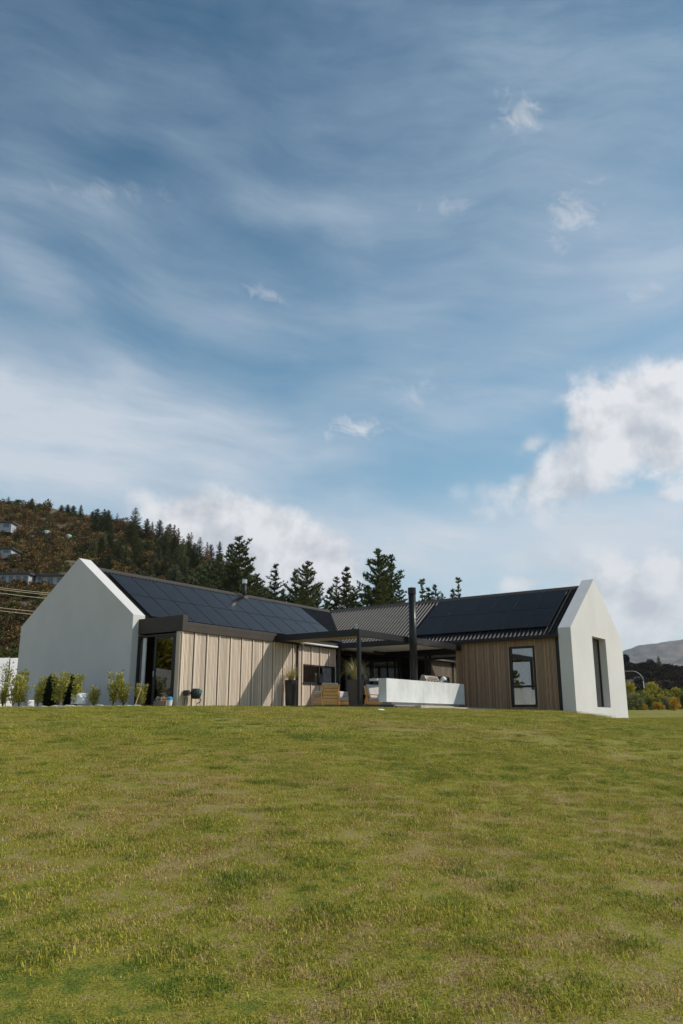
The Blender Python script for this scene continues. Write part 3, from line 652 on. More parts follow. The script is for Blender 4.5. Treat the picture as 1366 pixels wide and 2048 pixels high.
# ------------------------------------------------------------------ garden furniture and planters
def chair(name, label, loc, rz):
    t = thing(name, label, 'armchair', loc, rz, None)
    B = lambda n, mt, bv=0, *bs: [mm := MB(), [mm.box(*b) for b in bs], mm.build(n, mt, t, local=True, bevel=bv)][2]
    # faces +x; back at x=0
    for i in range(5):
        m = MB(); z = .20+i*.125; xo = -.03-.16*(z-.2)
        m.hexa([(xo, -.33, z), (xo+.025, -.33, z), (xo+.025, .33, z), (xo, .33, z)], [(xo-.018, -.33, z+.11), (xo+.007, -.33, z+.11), (xo+.007, .33, z+.11), (xo-.018, .33, z+.11)]); m.build('back_slat', 'oak', t, local=True)
    for s in (-1, 1):
        y = s*.37
        m = MB(); m.hexa([(.10, y-.022, .0), (.17, y-.022, 0), (.17, y+.022, 0), (.10, y+.022, 0)], [(-.13, y-.022, .84), (-.07, y-.022, .84), (-.07, y+.022, .84), (-.13, y+.022, .84)]); m.build('back_post', 'oak', t, local=True)
        m = MB(); m.hexa([(-.16, y-.022, 0), (-.09, y-.022, 0), (-.09, y+.022, 0), (-.16, y+.022, 0)], [(.0, y-.022, .50), (.06, y-.022, .50), (.06, y+.022, .50), (.0, y+.022, .50)]); m.build('leg', 'oak', t, local=True)
        m = MB(); m.box(.68, .75, y-.022, y+.022, 0, .44); m.build('leg', 'oak', t, local=True)
        m = MB(); m.hexa([(-.06, y-.05, .50), (.76, y-.05, .445), (.76, y+.05, .445), (-.06, y+.05, .50)], [(-.06, y-.05, .53), (.76, y-.05, .475), (.76, y+.05, .475), (-.06, y+.05, .53)]); m.build('armrest', 'oak', t, local=True)
        m = MB(); m.box(-.08, .72, y-.02, y+.02, .14, .24); m.build('side_rail', 'oak', t, local=True)
    m = MB(); m.box(.0, .74, -.34, .34, .10, .22); m.build('seat_base', 'oak', t, local=True)
    m = MB(); m.box(.03, .78, -.345, .345, .222, .375); m.build('seat_cushion', 'cushion', t, local=True, bevel=.045)
    m = MB(); m.hexa([(.03, -.34, .38), (.18, -.34, .38), (.18, .34, .38), (.03, .34, .38)], [(-.10, -.34, .90), (.05, -.34, .90), (.05, .34, .90), (-.10, .34, .90)]); m.build('back_cushion', 'cushion', t, local=True, bevel=.04)
    m = MB(); m.box(.16, .72, .22, .34, .38, .60); m.build('arm_cushion', 'cushion', t, local=True, bevel=.04)
    return t
FZ = -.185
chair('armchair', 'oak slatted armchair with pale cushions, its back to the lawn', (6.72, -3.80, FZ), R(60)).scale = (1.1, .95, 1.02)
chair('armchair', 'oak armchair with grey cushions beside the concrete counter', (8.62, -4.55, FZ), R(-98))
ls = thing('lounge_seat', 'low oak lounge seat with pale cushions beside the slatted armchair', 'seat', (7.75, -4.0, FZ), R(8))
m = MB(); m.box(-.42, .42, -.38, .38, .10, .22); m.build('seat_base', 'oak', ls, local=True, bevel=.006)
for a in (-1, 1):
    for b in (-1, 1): m = MB(); m.box(a*.36-.04, a*.36+.04, b*.34-.04, b*.34+.04, 0, .10); m.build('leg', 'oak', ls, local=True)
m = MB(); m.box(-.42, .42, -.38, .38, .222, .38); m.build('seat_cushion', 'cushion', ls, local=True, bevel=.045)
m = MB(); m.box(-.42, .42, .20, .38, .382, .62); m.build('back_cushion', 'cushion', ls, local=True, bevel=.045)
tb = thing('coffee_table', 'low oak coffee table beside the armchair and counter', 'table', (9.3, -5.2, FZ))
m = MB(); m.box(8.95, 9.65, -5.5, -4.9, FZ+.20, FZ+.25); m.build('table_top', 'oak', tb)
for a in (-1, 1):
    for b in (-1, 1): m = MB(); m.box(9.3+a*.30-.03, 9.3+a*.30+.03, -5.2+b*.26-.03, -5.2+b*.26+.03, FZ, FZ+.199); m.build('leg', 'oak', tb)
def blade_strip(m, base, az, lean, L, wd, droop, seg=5, r=None):
    r = random.random() if r is None else r
    d = Vector((math.cos(az), math.sin(az), 0)); sd = Vector((-math.sin(az), math.cos(az), 0)); p = Vector(base); an = lean; pts = []
    for k in range(seg+1):
        wv = wd*(1-(k/seg)**1.6)*.5+.0008; pts.append((p-sd*wv, p+sd*wv)); p = p+(d*math.sin(an)+Vector((0, 0, 1))*math.cos(an))*L/seg; an += droop/seg
    for k in range(seg): m.face([pts[k][0], pts[k][1], pts[k+1][1], pts[k+1][0]], r)
def planter(label, x, y, top, bot, h, rz, plabel, n, L):
    t = thing('planter', label, 'planter', (x, y, FZ), rz)
    m = MB(); a, b = top/2, bot/2
    sq = lambda s, z: [(-s, -s, z), (s, -s, z), (s, s, z), (-s, s, z)]
    rings = [sq(b, 0), sq(a, h), sq(a-.03, h), sq(a-.04, h-.06)]
    for k in range(3):
        for j in range(4): m.face([rings[k][j], rings[k][(j+1) % 4], rings[k+1][(j+1) % 4], rings[k+1][j]], .5)
    m.face(list(reversed(rings[0])), .5); m.build('pot', 'pot_black', t, local=True, fix=True)
    m = MB(); m.face(sq(a-.039, h-.055), .5); m.build('soil', 'soil', t, local=True, fix=False)
    m = MB()
    for i in range(n):
        az = random.uniform(0, 6.283); rr = random.uniform(0, a*.55); ll = L*random.uniform(.55, 1.15)
        blade_strip(m, (rr*math.cos(az), rr*math.sin(az), -.04), az+random.uniform(-.5, .5), random.uniform(.05, .5), ll, random.uniform(.010, .018), random.uniform(.3, 1.9) if random.random() < .8 else random.uniform(2, 3.0), 6)
    g = m.build('ornamental_grass', 'tussock', None, fix=False); g.location = (x, y, FZ+h); tag(g, plabel, 'plant')
random.seed(4)
planter('tall black tapered planter standing against the timber wall', 5.86, -2.56, .36, .29, 1.03, 0, 'dry tussock grass in the planter against the timber wall', 170, .78)
planter('tall black tapered planter behind the pergola post', 6.72, -5.02, .46, .36, 1.0, 0, 'green arching flax grass in the planter behind the pergola post', 230, 1.0)

# hose reel on the timber wall
hr = thing('hose_reel', 'black wall-mounted garden hose reel with a teal window', 'hose reel', (.80, -2.23, -.2))
m = MB(); m.tube([(.80, -2.52, .02), (.80, -2.52, .05), (.80, -2.52, .17), (.80, -2.52, .30), (.80, -2.52, .36)], [.11, .15, .185, .175, .12], 16); hb = m.build('case', 'hose_black', hr, smooth=True)
m = MB(); m.box(.76, .90, -2.712, -2.66, .20, .32); m.build('window', 'teal', hr)
m = MB(); m.box(.55, .72, -2.45, -2.42, .18, .24); m.box(.50, .56, -2.47, -2.222, .12, .30); m.build('bracket', 'hose_black', hr)
m = MB(); m.tube([(.90, -2.60, .06), (.96, -2.62, -.02), (.94, -2.58, -.10), (.88, -2.52, -.12), (.86, -2.5, -.30)], .018, 8); m.build('hose', 'hose_black', hr, smooth=True)
m = MB(); m.tube([(.52, -2.36, .16), (.47, -2.34, .05), (.47, -2.32, -.3)], .012, 8); m.build('feed_hose', 'hose_green', hr, smooth=True)

# things by the door
def leafball(m, c, rad, n, s, flat=.8):
    for i in range(n):
        d = Vector((random.gauss(0, 1), random.gauss(0, 1), random.gauss(0, 1))).normalized(); p = Vector(c)+Vector((d.x*rad, d.y*rad, d.z*rad*flat))*random.uniform(.55, 1)
        leaf(m, p, d, s*random.uniform(.6, 1.3))
def leaf(m, p, d, s, wid=.45):
    d = (d+Vector((random.uniform(-.7, .7), random.uniform(-.7, .7), random.uniform(-.4, .8)))).normalized(); sd = d.orthogonal().normalized()
    sd.rotate(Matrix.Rotation(random.uniform(0, 6.28), 3, d)); n_ = d.cross(sd)
    a = p; b = p+d*s*.5+sd*s*wid*.5+n_*s*.08; c = p+d*s; e = p+d*s*.5-sd*s*wid*.5+n_*s*.08
    m.face([a, b, c, e])
bxp = thing('planter_box', 'small grey-brown planter box of flowers beside the sliding door', 'planter box', (.02, -1.70, -.2))
m = MB(); m.box(-.12, .15, -1.95, -1.46, -.21, -.05); m.build('box', 'box_timber', bxp, bevel=.008)
m = MB(); leafball(m, (.0, -1.62, .0), .10, 60, .06); m.build('pale_flowers', 'flower_pale', bxp, fix=False)
m = MB(); leafball(m, (.0, -1.82, -.01), .08, 50, .06); m.build('orange_flowers', 'flower_orange', bxp, fix=False)
bk = thing('bucket', 'white bucket with a bright blue lid by the door', 'bucket', (.0, -2.12, -.22))
m = MB(); m.tube([(.0, -2.12, -.22), (.0, -2.12, -.03)], [.085, .10], 16); m.build('pail', 'bucket_white', bk, smooth=False)
m = MB(); m.tube([(.0, -2.12, -.028), (.0, -2.12, .05), (.0, -2.12, .08)], [.105, .10, .06], 16); m.build('lid', 'bucket_blue', bk)
tp = MB(); tp.tube([(-.3, -1.02, -.23), (-.3, -1.02, -.13), (-.3, -1.02, -.11)], [.12, .16, .17], 16); tag(tp.build('plant_pot', 'terracotta'), 'low terracotta pot on the doorstep', 'pot')
g0, g1 = Vector(at(270, 1411, 26.0)), Vector(at(284, 1371, 26.2)); gtx = thing('garden_tool', 'wooden-handled garden hammer leaning in the end shrub', 'tool', (g0.x, g0.y, -.27))
m = MB(); m.tube([g0, g1], .017, 8); m.build('handle', 'tool_wood', gtx)
m = MB(); m.tube([g1-Vector((cr_[0], cr_[1], 0))*.07+Vector((0, 0, -.02)), g1+Vector((cr_[0], cr_[1], 0))*.08+Vector((0, 0, .02))], .03, 8); m.build('head', 'steel', gtx)
m = MB()
rb = random.Random(3); sx_, sy_, sz_ = .26, .30, .30
bmx = bmesh.new(); bmesh.ops.create_icosphere(bmx, subdivisions=3, radius=1)
for v in bmx.verts:
    q = Vector(v.co); k = 1+.16*mnoise.noise(q*1.7)+.07*mnoise.noise(q*5)
    v.co = Vector((math.copysign(abs(q.x)**.6, q.x)*sx_*k, math.copysign(abs(q.y)**.6, q.y)*sy_*k, max(-.1, math.copysign(abs(q.z)**.7, q.z)*sz_*k*(1-.15*q.z))))
mb = bpy.data.meshes.new('garden_bag'); bmx.to_mesh(mb); bmx.free(); mb.materials.append(MATS['bag_white']); bo = bpy.data.objects.new('garden_bag', mb); COL.objects.link(bo); bo.location = tuple(at(162, 1402, 26.4))
tag(bo, 'crumpled white plastic bag lying between the shrubs', 'bag')
m = MB(); wb = at(57, 1403, 26.6); m.box(wb[0]-.13, wb[0]+.13, wb[1]-.15, wb[1]+.15, -.265, -.03); tag(m.build('white_box', 'bag_white', bevel=.02), 'small white box behind the shrubs at the gable', 'box')

# garden bed stones
rs = random.Random(8)
def rock(name, c, s, matn, label, cat, group=None):
    bmx = bmesh.new(); bmesh.ops.create_icosphere(bmx, subdivisions=2, radius=1); o_ = rs.uniform(0, 50)
    for v in bmx.verts:
        q = Vector(v.co); k = 1+.35*mnoise.noise(q*1.3+Vector((o_, 0, 0))); v.co = Vector((q.x*s[0]*k, q.y*s[1]*k, q.z*s[2]*k))
    me_ = bpy.data.meshes.new(name); bmx.to_mesh(me_); bmx.free(); me_.materials.append(MATS[matn]); o = bpy.data.objects.new(name, me_); COL.objects.link(o); o.location = c
    return tag(o, label, cat, group)
for i in range(16):
    pe = at(-8+i*19+rs.uniform(-6, 6), 1411, 25.75+rs.uniform(-.1, .2)); xx, yy = pe[0], pe[1]
    rock('edging_stone', (xx, yy, gz(xx, yy)+.03), (rs.uniform(.10, .2), rs.uniform(.16, .3), rs.uniform(.05, .09)), 'stone', 'pale edging stone along the shrub bed below the gable', 'stone', 'edging stones of the shrub bed')
rock('litter_scrap', (2.0, -9.2, gz(2.0, -9.2)+.03), (.14, .09, .04), 'litter', 'scrap of pale litter lying on the lawn', 'litter')
m = MB(); q_ = [at(-60, 1411, 25.5), at(285, 1411, 25.9), (-.15, -2.2, 0), (-.15, 7.2, 0)]
m.hexa([(p[0], p[1], -.7) for p in q_], [(p[0], p[1], -.262) for p in q_]); bed = struct(m.build('garden_bed', 'soil'))

# ------------------------------------------------------------------ shrubs by the gable
def shrub_mesh(seed, h, wdt, stems, leaves, ls):
    random.seed(seed); f = MB(); st = MB()
    for s in range(stems):
        az = random.uniform(0, 6.283); ln = random.uniform(.05, .5)*wdt; hh = h*random.uniform(.55, 1.0) if s else h
        pts = [Vector((0, 0, 0))]
        for k in range(1, 7):
            u = k/6; pts.append(Vector((math.cos(az)*ln*u+random.uniform(-.02, .02), math.sin(az)*ln*u+random.uniform(-.02, .02), hh*u)))
        st.tube(pts, [.012*(1-.7*k/6) for k in range(7)], 5)
        for k in range(int(leaves*hh/h)):
            u = random.uniform(.12, 1.0)**.8; i = min(5, int(u*6)); p = pts[i].lerp(pts[i+1], u*6-i)
            a2 = random.uniform(0, 6.283); rr = wdt*.20*(1.15-u*.6)*random.uniform(.2, 1.0); d = Vector((math.cos(a2), math.sin(a2), .5))
            leaf(f, p+Vector((d.x*rr, d.y*rr, random.uniform(-.03, .05))), d, ls*random.uniform(.6, 1.25), .5)
    return f, st
SH = []
for k in range(5):
    f, st = shrub_mesh(20+k, 1.0, .55+.1*(k % 3), 5+k % 3, 190, .082)
    SH.append((f.mesh('foliage', ['laurel'], fix=False), st.mesh('stem', ['twig'])))
def on_x(px, py, X):
    v = cd_*FPX+cr_*(px-683)-cu_*(py-1024); s = (X-CAM[0])/v[0]; return CAM+v*s
rows = [(5, 1366, -1.25, 0), (25, 1340, -.9, 1), (38, 1350, -1.3, 2), (75, 1354, -1.3, 3), (115, 1345, -1.3, 4), (150, 1350, -1.3, 1), (188, 1372, -1.3, 2), (225, 1344, -1.3, 0), (247, 1351, -1.25, 3), (281, 1367, -1.2, 4)]
descr = ['low young laurel shrub furthest from the sliding door', 'tall laurel shrub in front of the white screen fence', 'bushy laurel shrub at the far corner of the gable', 'open two-stemmed laurel shrub beside the dark conifer', 'slim tall laurel shrub between the two dark conifers', 'laurel shrub growing in front of a dark conifer beside the bag', 'low spreading laurel shrub beside the white bag', 'tallest full laurel shrub before the gable wall', 'laurel shrub at the near corner of the gable', 'laurel shrub by the door with a tool leaning in it']
for (px, py, X, k), lab in zip(rows, descr):
    Ds = 26.2+(X+1.3)*1.5; g = at(px, 1410, Ds); t_ = at(px, py, Ds); z0 = -.27; h = max(.5, t_[2]-z0)
    t = thing('laurel_shrub', lab, 'shrub', (g[0], g[1], z0), random.uniform(0, 6.28), 'laurel shrubs along the gable')
    from_mesh('stem', SH[k][1], t); from_mesh('foliage', SH[k][0], t); t.scale = (h*.95, h*.95, h)
f, st = shrub_mesh(77, 1.0, .7, 6, 90, .045); t = thing('twiggy_shrub', 'tall thin grey-green shrub against the white screen', 'shrub', (.2, 7.9, -.2), 0)
from_mesh('stem', st.mesh('stem', ['twig']), t); from_mesh('foliage', f.mesh('foliage', ['laurel_grey'], fix=False), t); t.scale = (1.5, 1.5, 1.85)
def conif_mesh():
    m = MB()
    for i in range(3200):
        u = random.random(); a2 = random.uniform(0, 6.283); rr = .24*(math.sin(math.pi*min(1, u*.9+.12))**.7)*random.uniform(.35, 1.0)
        d = Vector((math.cos(a2), math.sin(a2), .9)); leaf(m, Vector((d.x*rr, d.y*rr, u*.93)), d, .085, .55)
    return m.mesh('foliage', ['conifer_dark'], fix=False)
cmh = conif_mesh()
for (px, lab) in ((99, 'dark clipped conifer beside the open two-stemmed laurel'), (139, 'dark clipped conifer half hidden by a laurel near the bag')):
    g = at(px, 1410, 27.3); t = thing('conifer_bush', lab, 'conifer', (g[0], g[1], -.26), 0, 'clipped conifers'); from_mesh('foliage', cmh, t)
    m = MB(); m.tube([(0, 0, -.02), (0, 0, .6)], [.02, .008], 6); m.build('stem', 'twig', t, local=True); t.scale = (1.15, 1.15, 1.12)

# ------------------------------------------------------------------ white screen fence and hedge beyond the gable
fn = thing('screen_fence', 'white fabric screen fence beyond the gable end', 'fence', (2.0, 12.0, -.3))
A, B = Vector((-14.0, 12.1, 0)), Vector((5.0, 11.5, 0)); dirf = (B-A).normalized(); nf = Vector((dirf.y, -dirf.x, 0)); L = (B-A).length
k = int(L/2.2)
for i in range(k):
    p = A+dirf*(i*L/k); q = A+dirf*((i+1)*L/k-.01); m = MB(); e = nf*.02; pts = []
    for j in range(9):
        u = j/8; s = .035*math.sin(u*math.pi*2+i)+.02*math.sin(u*9+i*2); c_ = p.lerp(q, u)+nf*s; pts.append(c_)
    for j in range(8): m.face([pts[j]+Vector((0, 0, -.3)), pts[j+1]+Vector((0, 0, -.3)), pts[j+1]+Vector((0, 0, 2.12+.03*math.sin(i+j))), pts[j]+Vector((0, 0, 2.12+.03*math.sin(i+j-1)))], .5)
    m.build('screen_panel', 'white_paint', fn, smooth=True, fix=False)
    m = MB(); m.tube([p+nf*-.07+Vector((0, 0, -.4)), p+nf*-.07+Vector((0, 0, 2.2))], .035, 8); m.build('post', 'wood_pole', fn)
hg = thing('hedge', 'tall green hedge behind the white screen fence', 'hedge', (4.0, 17.0, -.3)); random.seed(9)
m = MB(); A2, B2 = A+Vector((.6, 4.5, 0)), B+Vector((3.2, 5.2, 0)); d2 = (B2-A2); n2 = Vector((d2.y, -d2.x, 0)).normalized()
for i in range(9000):
    u = random.random(); top_ = 3.35+.22*mnoise.noise(Vector((u*12, 0, 0)))+.1*mnoise.noise(Vector((u*50, 0, 0)))
    v_ = random.random(); z = top_*math.sqrt(random.random()); o_ = (random.uniform(-.9, -.6) if random.random() < .7 else random.uniform(-.6, .8)) if z < top_-.2 else random.uniform(-.8, .8)
    leaf(m, A2+d2*u-n2*o_+Vector((0, 0, z-.3)), -n2*-1.0, .17, .5)
m.build('foliage', 'hedge', hg, fix=False)
m = MB(); 
for i in range(12): p = A2+d2*((i+.5)/12); m.tube([p+Vector((0, 0, -.4)), p+Vector((0, 0, 2.6))], [.06, .03], 6)
m.build('stems', 'bark', hg)

# ------------------------------------------------------------------ hills
def interp(x, xs, ys): return float(np.interp(x, xs, ys))
sk_x = [-500, -200, 0, 60, 110, 160, 210, 260, 320, 380, 450, 540, 640, 760, 900]
sk_y = [930, 975, 1002, 1009, 1016, 1026, 1040, 1058, 1085, 1115, 1150, 1210, 1275, 1345, 1400]
def hill_pt(px, b):                   # b 0 at the foot, 1 on the ridge, beyond 1 the back
    Df, Dr = 118, 345
    ys = interp(px, sk_x, sk_y); zrid = max(0.5, -.708+Dr*(1442-ys)/FPX)
    if b <= 1:
        D = Df+(Dr-Df)*b; z = -0.6+(zrid+.6)*(b**1.12)
    else: D = Dr+(b-1)*200; z = zrid-(b-1)*(b-1)*60
    p = CAM+(cd_*np.array([1, 1, 0])/math.cos(TILT))*D+cr_*((px-683)/FPX*(D*math.cos(TILT)+(z+.708)*math.sin(TILT)))
    z += (2.4*mnoise.noise(Vector((p[0]*.02, p[1]*.02, 0)))+.8*mnoise.noise(Vector((p[0]*.07, p[1]*.07, 3))))*min(1, b*3)*(1 if b < .9 else .5)
    return Vector((p[0], p[1], z))
HX = np.linspace(-500, 900, 120); HB = np.concatenate([np.linspace(0, 1, 60), [1.1, 1.3, 1.7]])
vs = [hill_pt(px, b) for b in HB for px in HX]; n_ = len(HX)
me = bpy.data.meshes.new('hill'); me.from_pydata([tuple(v) for v in vs], [], [(i*n_+j, i*n_+j+1, (i+1)*n_+j+1, (i+1)*n_+j) for i in range(len(HB)-1) for j in range(n_-1)])
me.polygons.foreach_set('use_smooth', [True]*len(me.polygons)); me.materials.append(MATS['hill_soil']); struct(bpy.data.objects.new('hill', me)); COL.objects.link(bpy.data.objects['hill'])
# right: dark scrub slope and the far mountain
def strip(name, matn, pxs, prof, D0, D1, z0, nb=40, rough=3.0, fs=.02, back=300):
    vs = []; bs = list(np.linspace(0, 1, nb))+[1.15, 1.5]
    for b in bs:
        for px in pxs:
            yy = interp(px, *prof); Db = D0+(D1-D0)*min(b, 1)+max(0, b-1)*back; zr_ = -.708+D1*(1442-yy)/FPX; z = z0+(zr_-z0)*(min(b, 1)**1.15)-max(0, b-1)*back*.3
            p = CAM+(cd_*np.array([1, 1, 0])/math.cos(TILT))*Db+cr_*((px-683)/FPX*Db)
            z += rough*(mnoise.fractal(Vector((p[0]*fs, p[1]*fs, 1.0)), 1.0, 2.0, 5)+.55*mnoise.ridged_multi_fractal(Vector((p[0]*fs*1.7, p[1]*fs*1.7, 5.0)), 1.0, 2.0, 5, 1.0, 2.0)-.5)*min(1, b*3)*(1 if b < .8 else .45)
            vs.append((p[0], p[1], z))
    n_ = len(pxs); me = bpy.data.meshes.new(name); me.from_pydata(vs, [], [(i*n_+j, i*n_+j+1, (i+1)*n_+j+1, (i+1)*n_+j) for i in range(len(bs)-1) for j in range(n_-1)])
    me.polygons.foreach_set('use_smooth', [True]*len(me.polygons)); me.materials.append(MATS[matn]); o = struct(bpy.data.objects.new(name, me)); COL.objects.link(o); return o
strip('scrub_hill', 'hill_soil_right', np.linspace(900, 2200, 90), ([900, 1180, 1250, 1366, 1700, 2200], [1400, 1345, 1338, 1346, 1330, 1320]), 200, 430, 1.0, 40, 2.0, .02)
strip('mountain', 'mountain', np.linspace(850, 2600, 260), ([850, 1150, 1248, 1270, 1300, 1340, 1366, 1450, 1700, 2200, 2600], [1440, 1345, 1309, 1302, 1300, 1294, 1286, 1270, 1235, 1290, 1400]), 2600, 5200, 0, 90, 95.0, .0016, 2500)

# ------------------------------------------------------------------ scatter (geometry nodes) for what nobody could count
def scatter(name, pts, rots, scs, protos, label, cat):
    me = bpy.data.meshes.new(name); me.from_pydata([tuple(p) for p in pts], [], [])
    a = me.attributes.new('rz', 'FLOAT_VECTOR', 'POINT'); a.data.foreach_set('vector', np.asarray(rots, float).ravel())
    a = me.attributes.new('sc', 'FLOAT_VECTOR', 'POINT'); a.data.foreach_set('vector', np.asarray(scs, float).ravel())
    a = me.attributes.new('pick', 'INT', 'POINT'); a.data.foreach_set('value', np.random.RandomState(5).randint(0, len(protos), len(pts)))
    o = bpy.data.objects.new(name, me); COL.objects.link(o); o['kind'] = 'stuff'; o['label'] = label; o['category'] = cat
    g = bpy.data.node_groups.new(name, 'GeometryNodeTree'); g.interface.new_socket('Geometry', in_out='INPUT', socket_type='NodeSocketGeometry'); g.interface.new_socket('Geometry', in_out='OUTPUT', socket_type='NodeSocketGeometry')
    N = g.nodes.new; gi = N('NodeGroupInput'); go = N('NodeGroupOutput'); ip = N('GeometryNodeInstanceOnPoints'); ip.inputs['Pick Instance'].default_value = True
    gt = N('GeometryNodeGeometryToInstance')
    for p in reversed(protos):
        oi = N('GeometryNodeObjectInfo'); oi.inputs['Object'].default_value = p; oi.inputs['As Instance'].default_value = True; g.links.new(oi.outputs['Geometry'], gt.inputs[0])
    g.links.new(gi.outputs[0], ip.inputs['Points']); g.links.new(gt.outputs[0], ip.inputs['Instance'])
    for nm, typ, sock in (('rz', 'FLOAT_VECTOR', 'Rotation'), ('sc', 'FLOAT_VECTOR', 'Scale'), ('pick', 'INT', 'Instance Index')):
        na_ = N('GeometryNodeInputNamedAttribute'); na_.data_type = typ; na_.inputs['Name'].default_value = nm
        g.links.new(na_.outputs['Attribute'], ip.inputs[sock])
    g.links.new(ip.outputs[0], go.inputs[0]); md = o.modifiers.new('scatter', 'NODES'); md.node_group = g
    return o
def proto(name, me): return bpy.data.objects.new(name, me)      # lives outside the scene, only instanced

# scrub bushes
def bush_mesh(seed, n, s, matn, lobes=7):
    random.seed(seed); m = MB()
    for k in range(lobes):
        a2 = random.uniform(0, 6.283); r_ = random.uniform(0, .55); c = Vector((math.cos(a2)*r_, math.sin(a2)*r_, random.uniform(.25, .75))); rad = random.uniform(.25, .45)
        for i in range(n//lobes):
            d = Vector((random.gauss(0, 1), random.gauss(0, 1), random.gauss(.3, 1))).normalized(); leaf(m, c+d*rad*random.uniform(.7, 1), d, s*random.uniform(.6, 1.3), .6)
    return m.mesh(name_ := 'bush', [matn], fix=False)
def hill_depth(px, py):
    for b in np.linspace(.05, 1, 200):
        p = np.array(hill_pt(px, b)); D = (p-CAM)@cd_
        if 1024-((p-CAM)@cu_)/D*FPX <= py: return D
    return D
mat('scrub_green', (.085, .095, .03), .8, rnd=.5, trans=.1, spec=.1, inst=.5)
SB = [proto('bush', bush_mesh(40+k, 330, .17, 'scrub_green' if k == 4 else 'scrub')) for k in range(5)]
rg = np.random.RandomState(11); pts = []; rots = []; scs = []
for i in range(4200):
    px = rg.uniform(-160, 640); b = rg.uniform(.02, 1.0)
    p = hill_pt(px, b)
    g_ = mnoise.noise(Vector((p.x*.03, p.y*.03, 7)))
    if g_ > .46 or (b > .93 and 100 < px < 200): continue
    s = rg.uniform(1.6, 2.6)*(1+.9*rg.rand()**3); pts.append(p-Vector((0, 0, .3))); rots.append((0, 0, rg.uniform(0, 6.28))); scs.append((s, s, s*rg.uniform(.75, 1.15)))
scatter('scrub', pts, rots, scs, SB, 'brown manuka scrub covering the hillside', 'scrub')
SD = [proto('bush', bush_mesh(50+k, 260, .18, 'scrub_dark')) for k in range(3)]
pts = []; rots = []; scs = []
sh = bpy.data.objects['scrub_hill'].data
vv = np.array([v.co[:] for v in sh.vertices])
for i in range(2600):
    v = vv[rg.randint(0, 90*40)]; p = v+np.array([rg.uniform(-4, 4), rg.uniform(-4, 4), -.4]); s = rg.uniform(2.0, 4.6)
    pts.append(p); rots.append((0, 0, rg.uniform(0, 6.28))); scs.append((s, s, s*.8))
scatter('scrub', pts, rots, scs, SD, 'dark scrub covering the shaded slope below the mountain', 'scrub')

# ------------------------------------------------------------------ pines
def pine_mesh(seed, wid, dens, brown, gap):
    """unit height tree"""
    random.seed(seed); m = MB(); t = MB()
    t.tube([(0, 0, -.03), (.003, 0, .3), (0, .003, .65), (0, 0, .985)], [.016, .012, .007, .0015], 7)
    nw = 30
    for k in range(nw):
        u = k/(nw-1); z = gap+(1-gap)*u*.985; prof = wid*((1-u)**.66)*(1-.45*math.exp(-u*9)) + .010
        nb = int(dens*(1-.45*u)); off = random.uniform(0, 6.28)
        if random.random() < .10 and u < .9: nb = max(2, nb//2)
        for b in range(nb):
            a2 = off+6.283*b/nb+random.uniform(-.35, .35); ln = prof*random.uniform(.5, 1.2)*(1+.55*mnoise.noise(Vector((math.cos(a2)*1.1+seed*7.7, math.sin(a2)*1.1, z*5)))); rise = .35+.5*u+random.uniform(-.15, .25)
            p0 = Vector((0, 0, z+random.uniform(-.012, .012))); d = Vector((math.cos(a2), math.sin(a2), rise*.55)).normalized(); steps = max(2, int(ln/.0135))
            t.tube([p0, p0+d*ln*.9], [.0028, .0008], 3, caps=False)
            for s in range(steps):
                q = p0+d*ln*((s+.7)/steps)+Vector((0, 0, .03*ln*((s/steps)**2)*4)); cl = .027*(1-.25*u)*random.uniform(.7, 1.3)
                rv = random.random()
                for c in range(10):
                    e = (d*random.uniform(.1, 1)+Vector((random.gauss(0, .6), random.gauss(0, .6), random.gauss(.35, .5)))).normalized(); sd = e.orthogonal().normalized()*cl*.24
                    m.face([q-sd, q+sd, q+e*cl], min(1, max(0, rv+random.uniform(-.25, .25))))
    return m.mesh('crown', [brown], fix=False), t.mesh('trunk', ['bark'])
PV = [pine_mesh(1, .20, 8, 'pine_needle', .06), pine_mesh(2, .235, 9, 'pine_needle', .08), pine_mesh(3, .15, 8, 'pine_needle', .08), pine_mesh(4, .22, 9, 'pine_olive', .06), pine_mesh(5, .16, 6, 'pine_brown', .1), pine_mesh(6, .10, 5, 'pine_olive', .12)]
def pine(px, top_y, D, v, lab, base_z=None, wf=1.0, group=None, hmin=5):
    tip = at(px, top_y, D)
    zb = base_z if base_z is not None else -.5
    h = max(hmin, tip[2]-zb); t = thing('pine_tree', lab, 'pine', (tip[0], tip[1], tip[2]-h), random.uniform(0, 6.28), group)
    from_mesh('trunk', PV[v][1], t); from_mesh('crown', PV[v][0], t); t.scale = (h*wf, h*wf, h)
    return t
random.seed(21)
